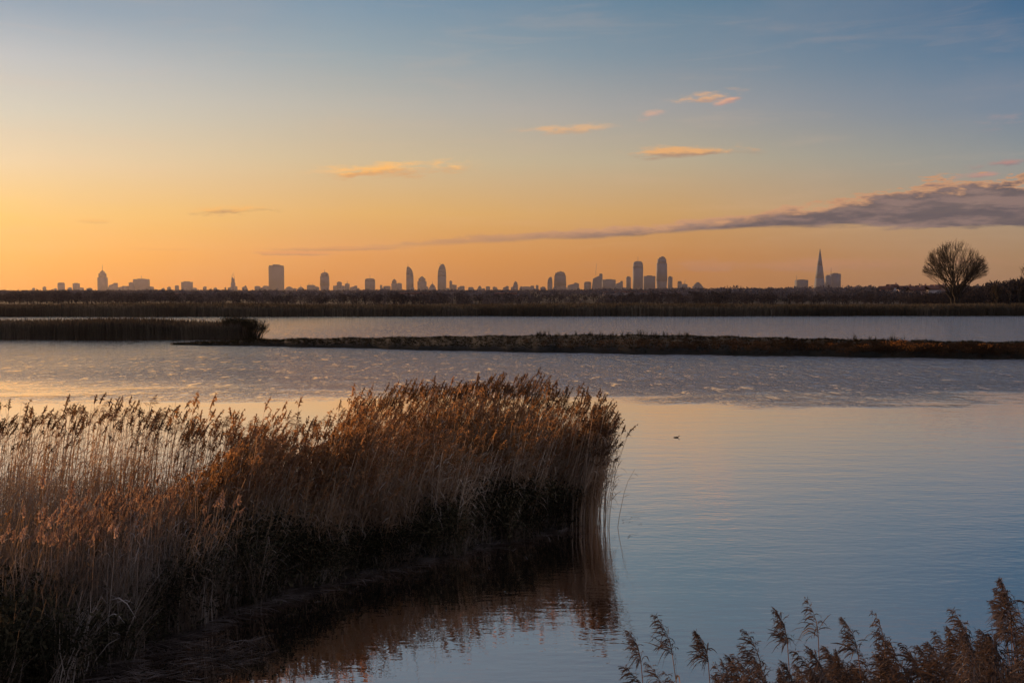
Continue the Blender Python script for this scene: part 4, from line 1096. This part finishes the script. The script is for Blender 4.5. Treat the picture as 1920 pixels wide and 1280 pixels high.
T(726, 13, 536, 'round', 'low rounded roof left of the stubby stepped tower')
T(739.6, 10, 523, 'step', 'stubby stepped tower left of the first bullet tower')
T(749, 9, 530.5, 'box', 'low block stuck to the right of the stubby stepped tower')
T(769, 13, 500, 'bullet', 'left one of the two bullet shaped towers near the middle', mast=494, dx_mast=-.55, skew=-.75)
T(791.6, 16, 518, 'step', 'stepped block between the two bullet shaped towers')
T(811, 12, 532, 'dome', 'small pointed dome between the stepped block and the right bullet tower', mast=527)
T(828.9, 15, 495, 'bullet', 'right one of the two bullet shaped towers, with a stub crane on top', crane=[(-.1, 491, 2.7)], skew=.25)
T(845.5, 5, 526, 'box', 'thin tower just right of the right bullet tower')
T(850, 13, 533.5, 'box', 'low block beneath the thin tower right of the bullet towers')
T(866.7, 9, 536, 'round', 'first small rounded block right of the bullet towers')
T(882.7, 9, 538, 'box', 'very low flat block, second right of the bullet towers')
T(899.5, 8.5, 535.5, 'dome', 'small dome roof, third right of the bullet towers')
T(915, 7.5, 536.6, 'box', 'small flat block, fourth right of the bullet towers')
T(930, 7, 537.7, 'dome', 'tiny pointed roof left of the picture centre on the skyline')
T(951, 6, 536, 'box', 'tiny square block left of the dark squat tower at centre')
T(966.7, 9, 527, 'step', 'dark squat tower at the centre of the skyline')
T(987, 18, 537, 'box', 'long low block right of the dark squat tower at centre')
T(998, 7, 535.5, 'round', 'little rounded block right of the centre of the skyline')
T(1007, 5, 534.4, 'box', 'little thin block right of the little rounded one')
T(1031, 9.5, 519, 'bullet', 'slim pointed tower touching the left of the broad rounded tower', skew=.4)
T(1050, 23, 509, 'barrel', 'broad rounded tower right of centre', mast=506)
T(1072, 20, 530, 'slant', 'low sloping block right of the broad rounded tower')
T(1082.5, 6, 531, 'box', 'tiny tower at the end of the low sloping block')
T(1101.5, 13, 528, 'round', 'rounded block at the left foot of the slanted tower')
T(1119, 20, 513, 'slant', 'tower with a slanted roof and a thin crane rising above it', crane=[(-.2, 497, 1.45)])
T(1141, 24, 523.4, 'slab', 'wide block right of the slanted tower')
T(1160, 14, 526.7, 'slant', 'sloped block between the wide block and the left twin tower')
T(1178, 8, 518, 'box', 'thin block at the left side of the left twin tower')
T(1195.5, 17.5, 490, 'round', 'left and lower of the two big twin towers, with a mast', mast=481, glass=True)
T(1217, 21, 516.5, 'slab', 'wide block between the two big twin towers')
T(1240, 19, 481, 'barrel', 'right and taller of the two big twin towers', glass=True)
T(1256, 8, 517.7, 'box', 'thin block at the right side of the right twin tower')
T(1273.8, 7, 527, 'round', 'small rounded tower standing off to the right of the twin towers')
T(1283, 10, 532, 'box', 'low block right of the small rounded tower, right of the twin towers', crane=[(0, 524, 1.2)])
T(1307.7, 18, 529, 'dome', 'last low dark block to the right of the twin towers')
T(1501.7, 20, 524, 'slab', 'low pale block left of the glass pyramid tower', mast=516, dx_mast=-.9)
T(1535.6, 17.5, 466, 'pyramid', 'tall slender glass pyramid tower with split tip on the right', glass=True, Y=7300)
T(1551.6, 9, 515.5, 'box', 'pale block beside the pyramid tower, left part of the pair', glass=True)
T(1564.7, 17, 512, 'slab', 'pale block with a mast right of the pyramid tower', mast=501, dx_mast=-.9, glass=True)
for k in range(64):   # ragged low roofs in between
    px = 70 + k * 19.4 + random.uniform(-7, 7)
    w = random.uniform(3, 10); top = random.uniform(536.5, 540.5)
    if px > 1320: top -= 4
    Y = 6300 + random.uniform(-300, 300); X = (px - 960) / FPX * Y; W = w / FPX * Y; H = zat(top, Y)
    q = Geo(); q.box(-W/2, W/2, -W*.3, W*.3, 0, H * .9); q.box(-W*.2, W*.3, -W*.15, W*.15, H*.9+.01, H)
    o = q.build('low_building', M_city); o.location = (X, Y, 0)
    tag(o, 'low hazy roof in the ragged city line between the towers', 'building', 'low city roofs along the horizon')

# ------------------------------------------------------------------ haze
HZ = 2.6e-5
q = Geo(); q.box(-6400, 6400, -200, 9300, -4.2, 420)
hm = bpy.data.materials.new('haze'); hm.use_nodes = True; ht = hm.node_tree; ht.nodes.clear()
pv = ht.nodes.new('ShaderNodeVolumePrincipled'); pv.inputs['Density'].default_value = HZ; pv.inputs['Anisotropy'].default_value = 0.5
pv.inputs['Color'].default_value = (0.84, 0.75, 0.74, 1)
ho = ht.nodes.new('ShaderNodeOutputMaterial'); ht.links.new(pv.outputs[0], ho.inputs['Volume'])
tag(q.build('haze', hm), 'thin dusk haze over the marsh and the city', 'haze', kind='stuff')
print('faces', sum(len(o.data.polygons) for o in scene.objects if o.type == 'MESH'))
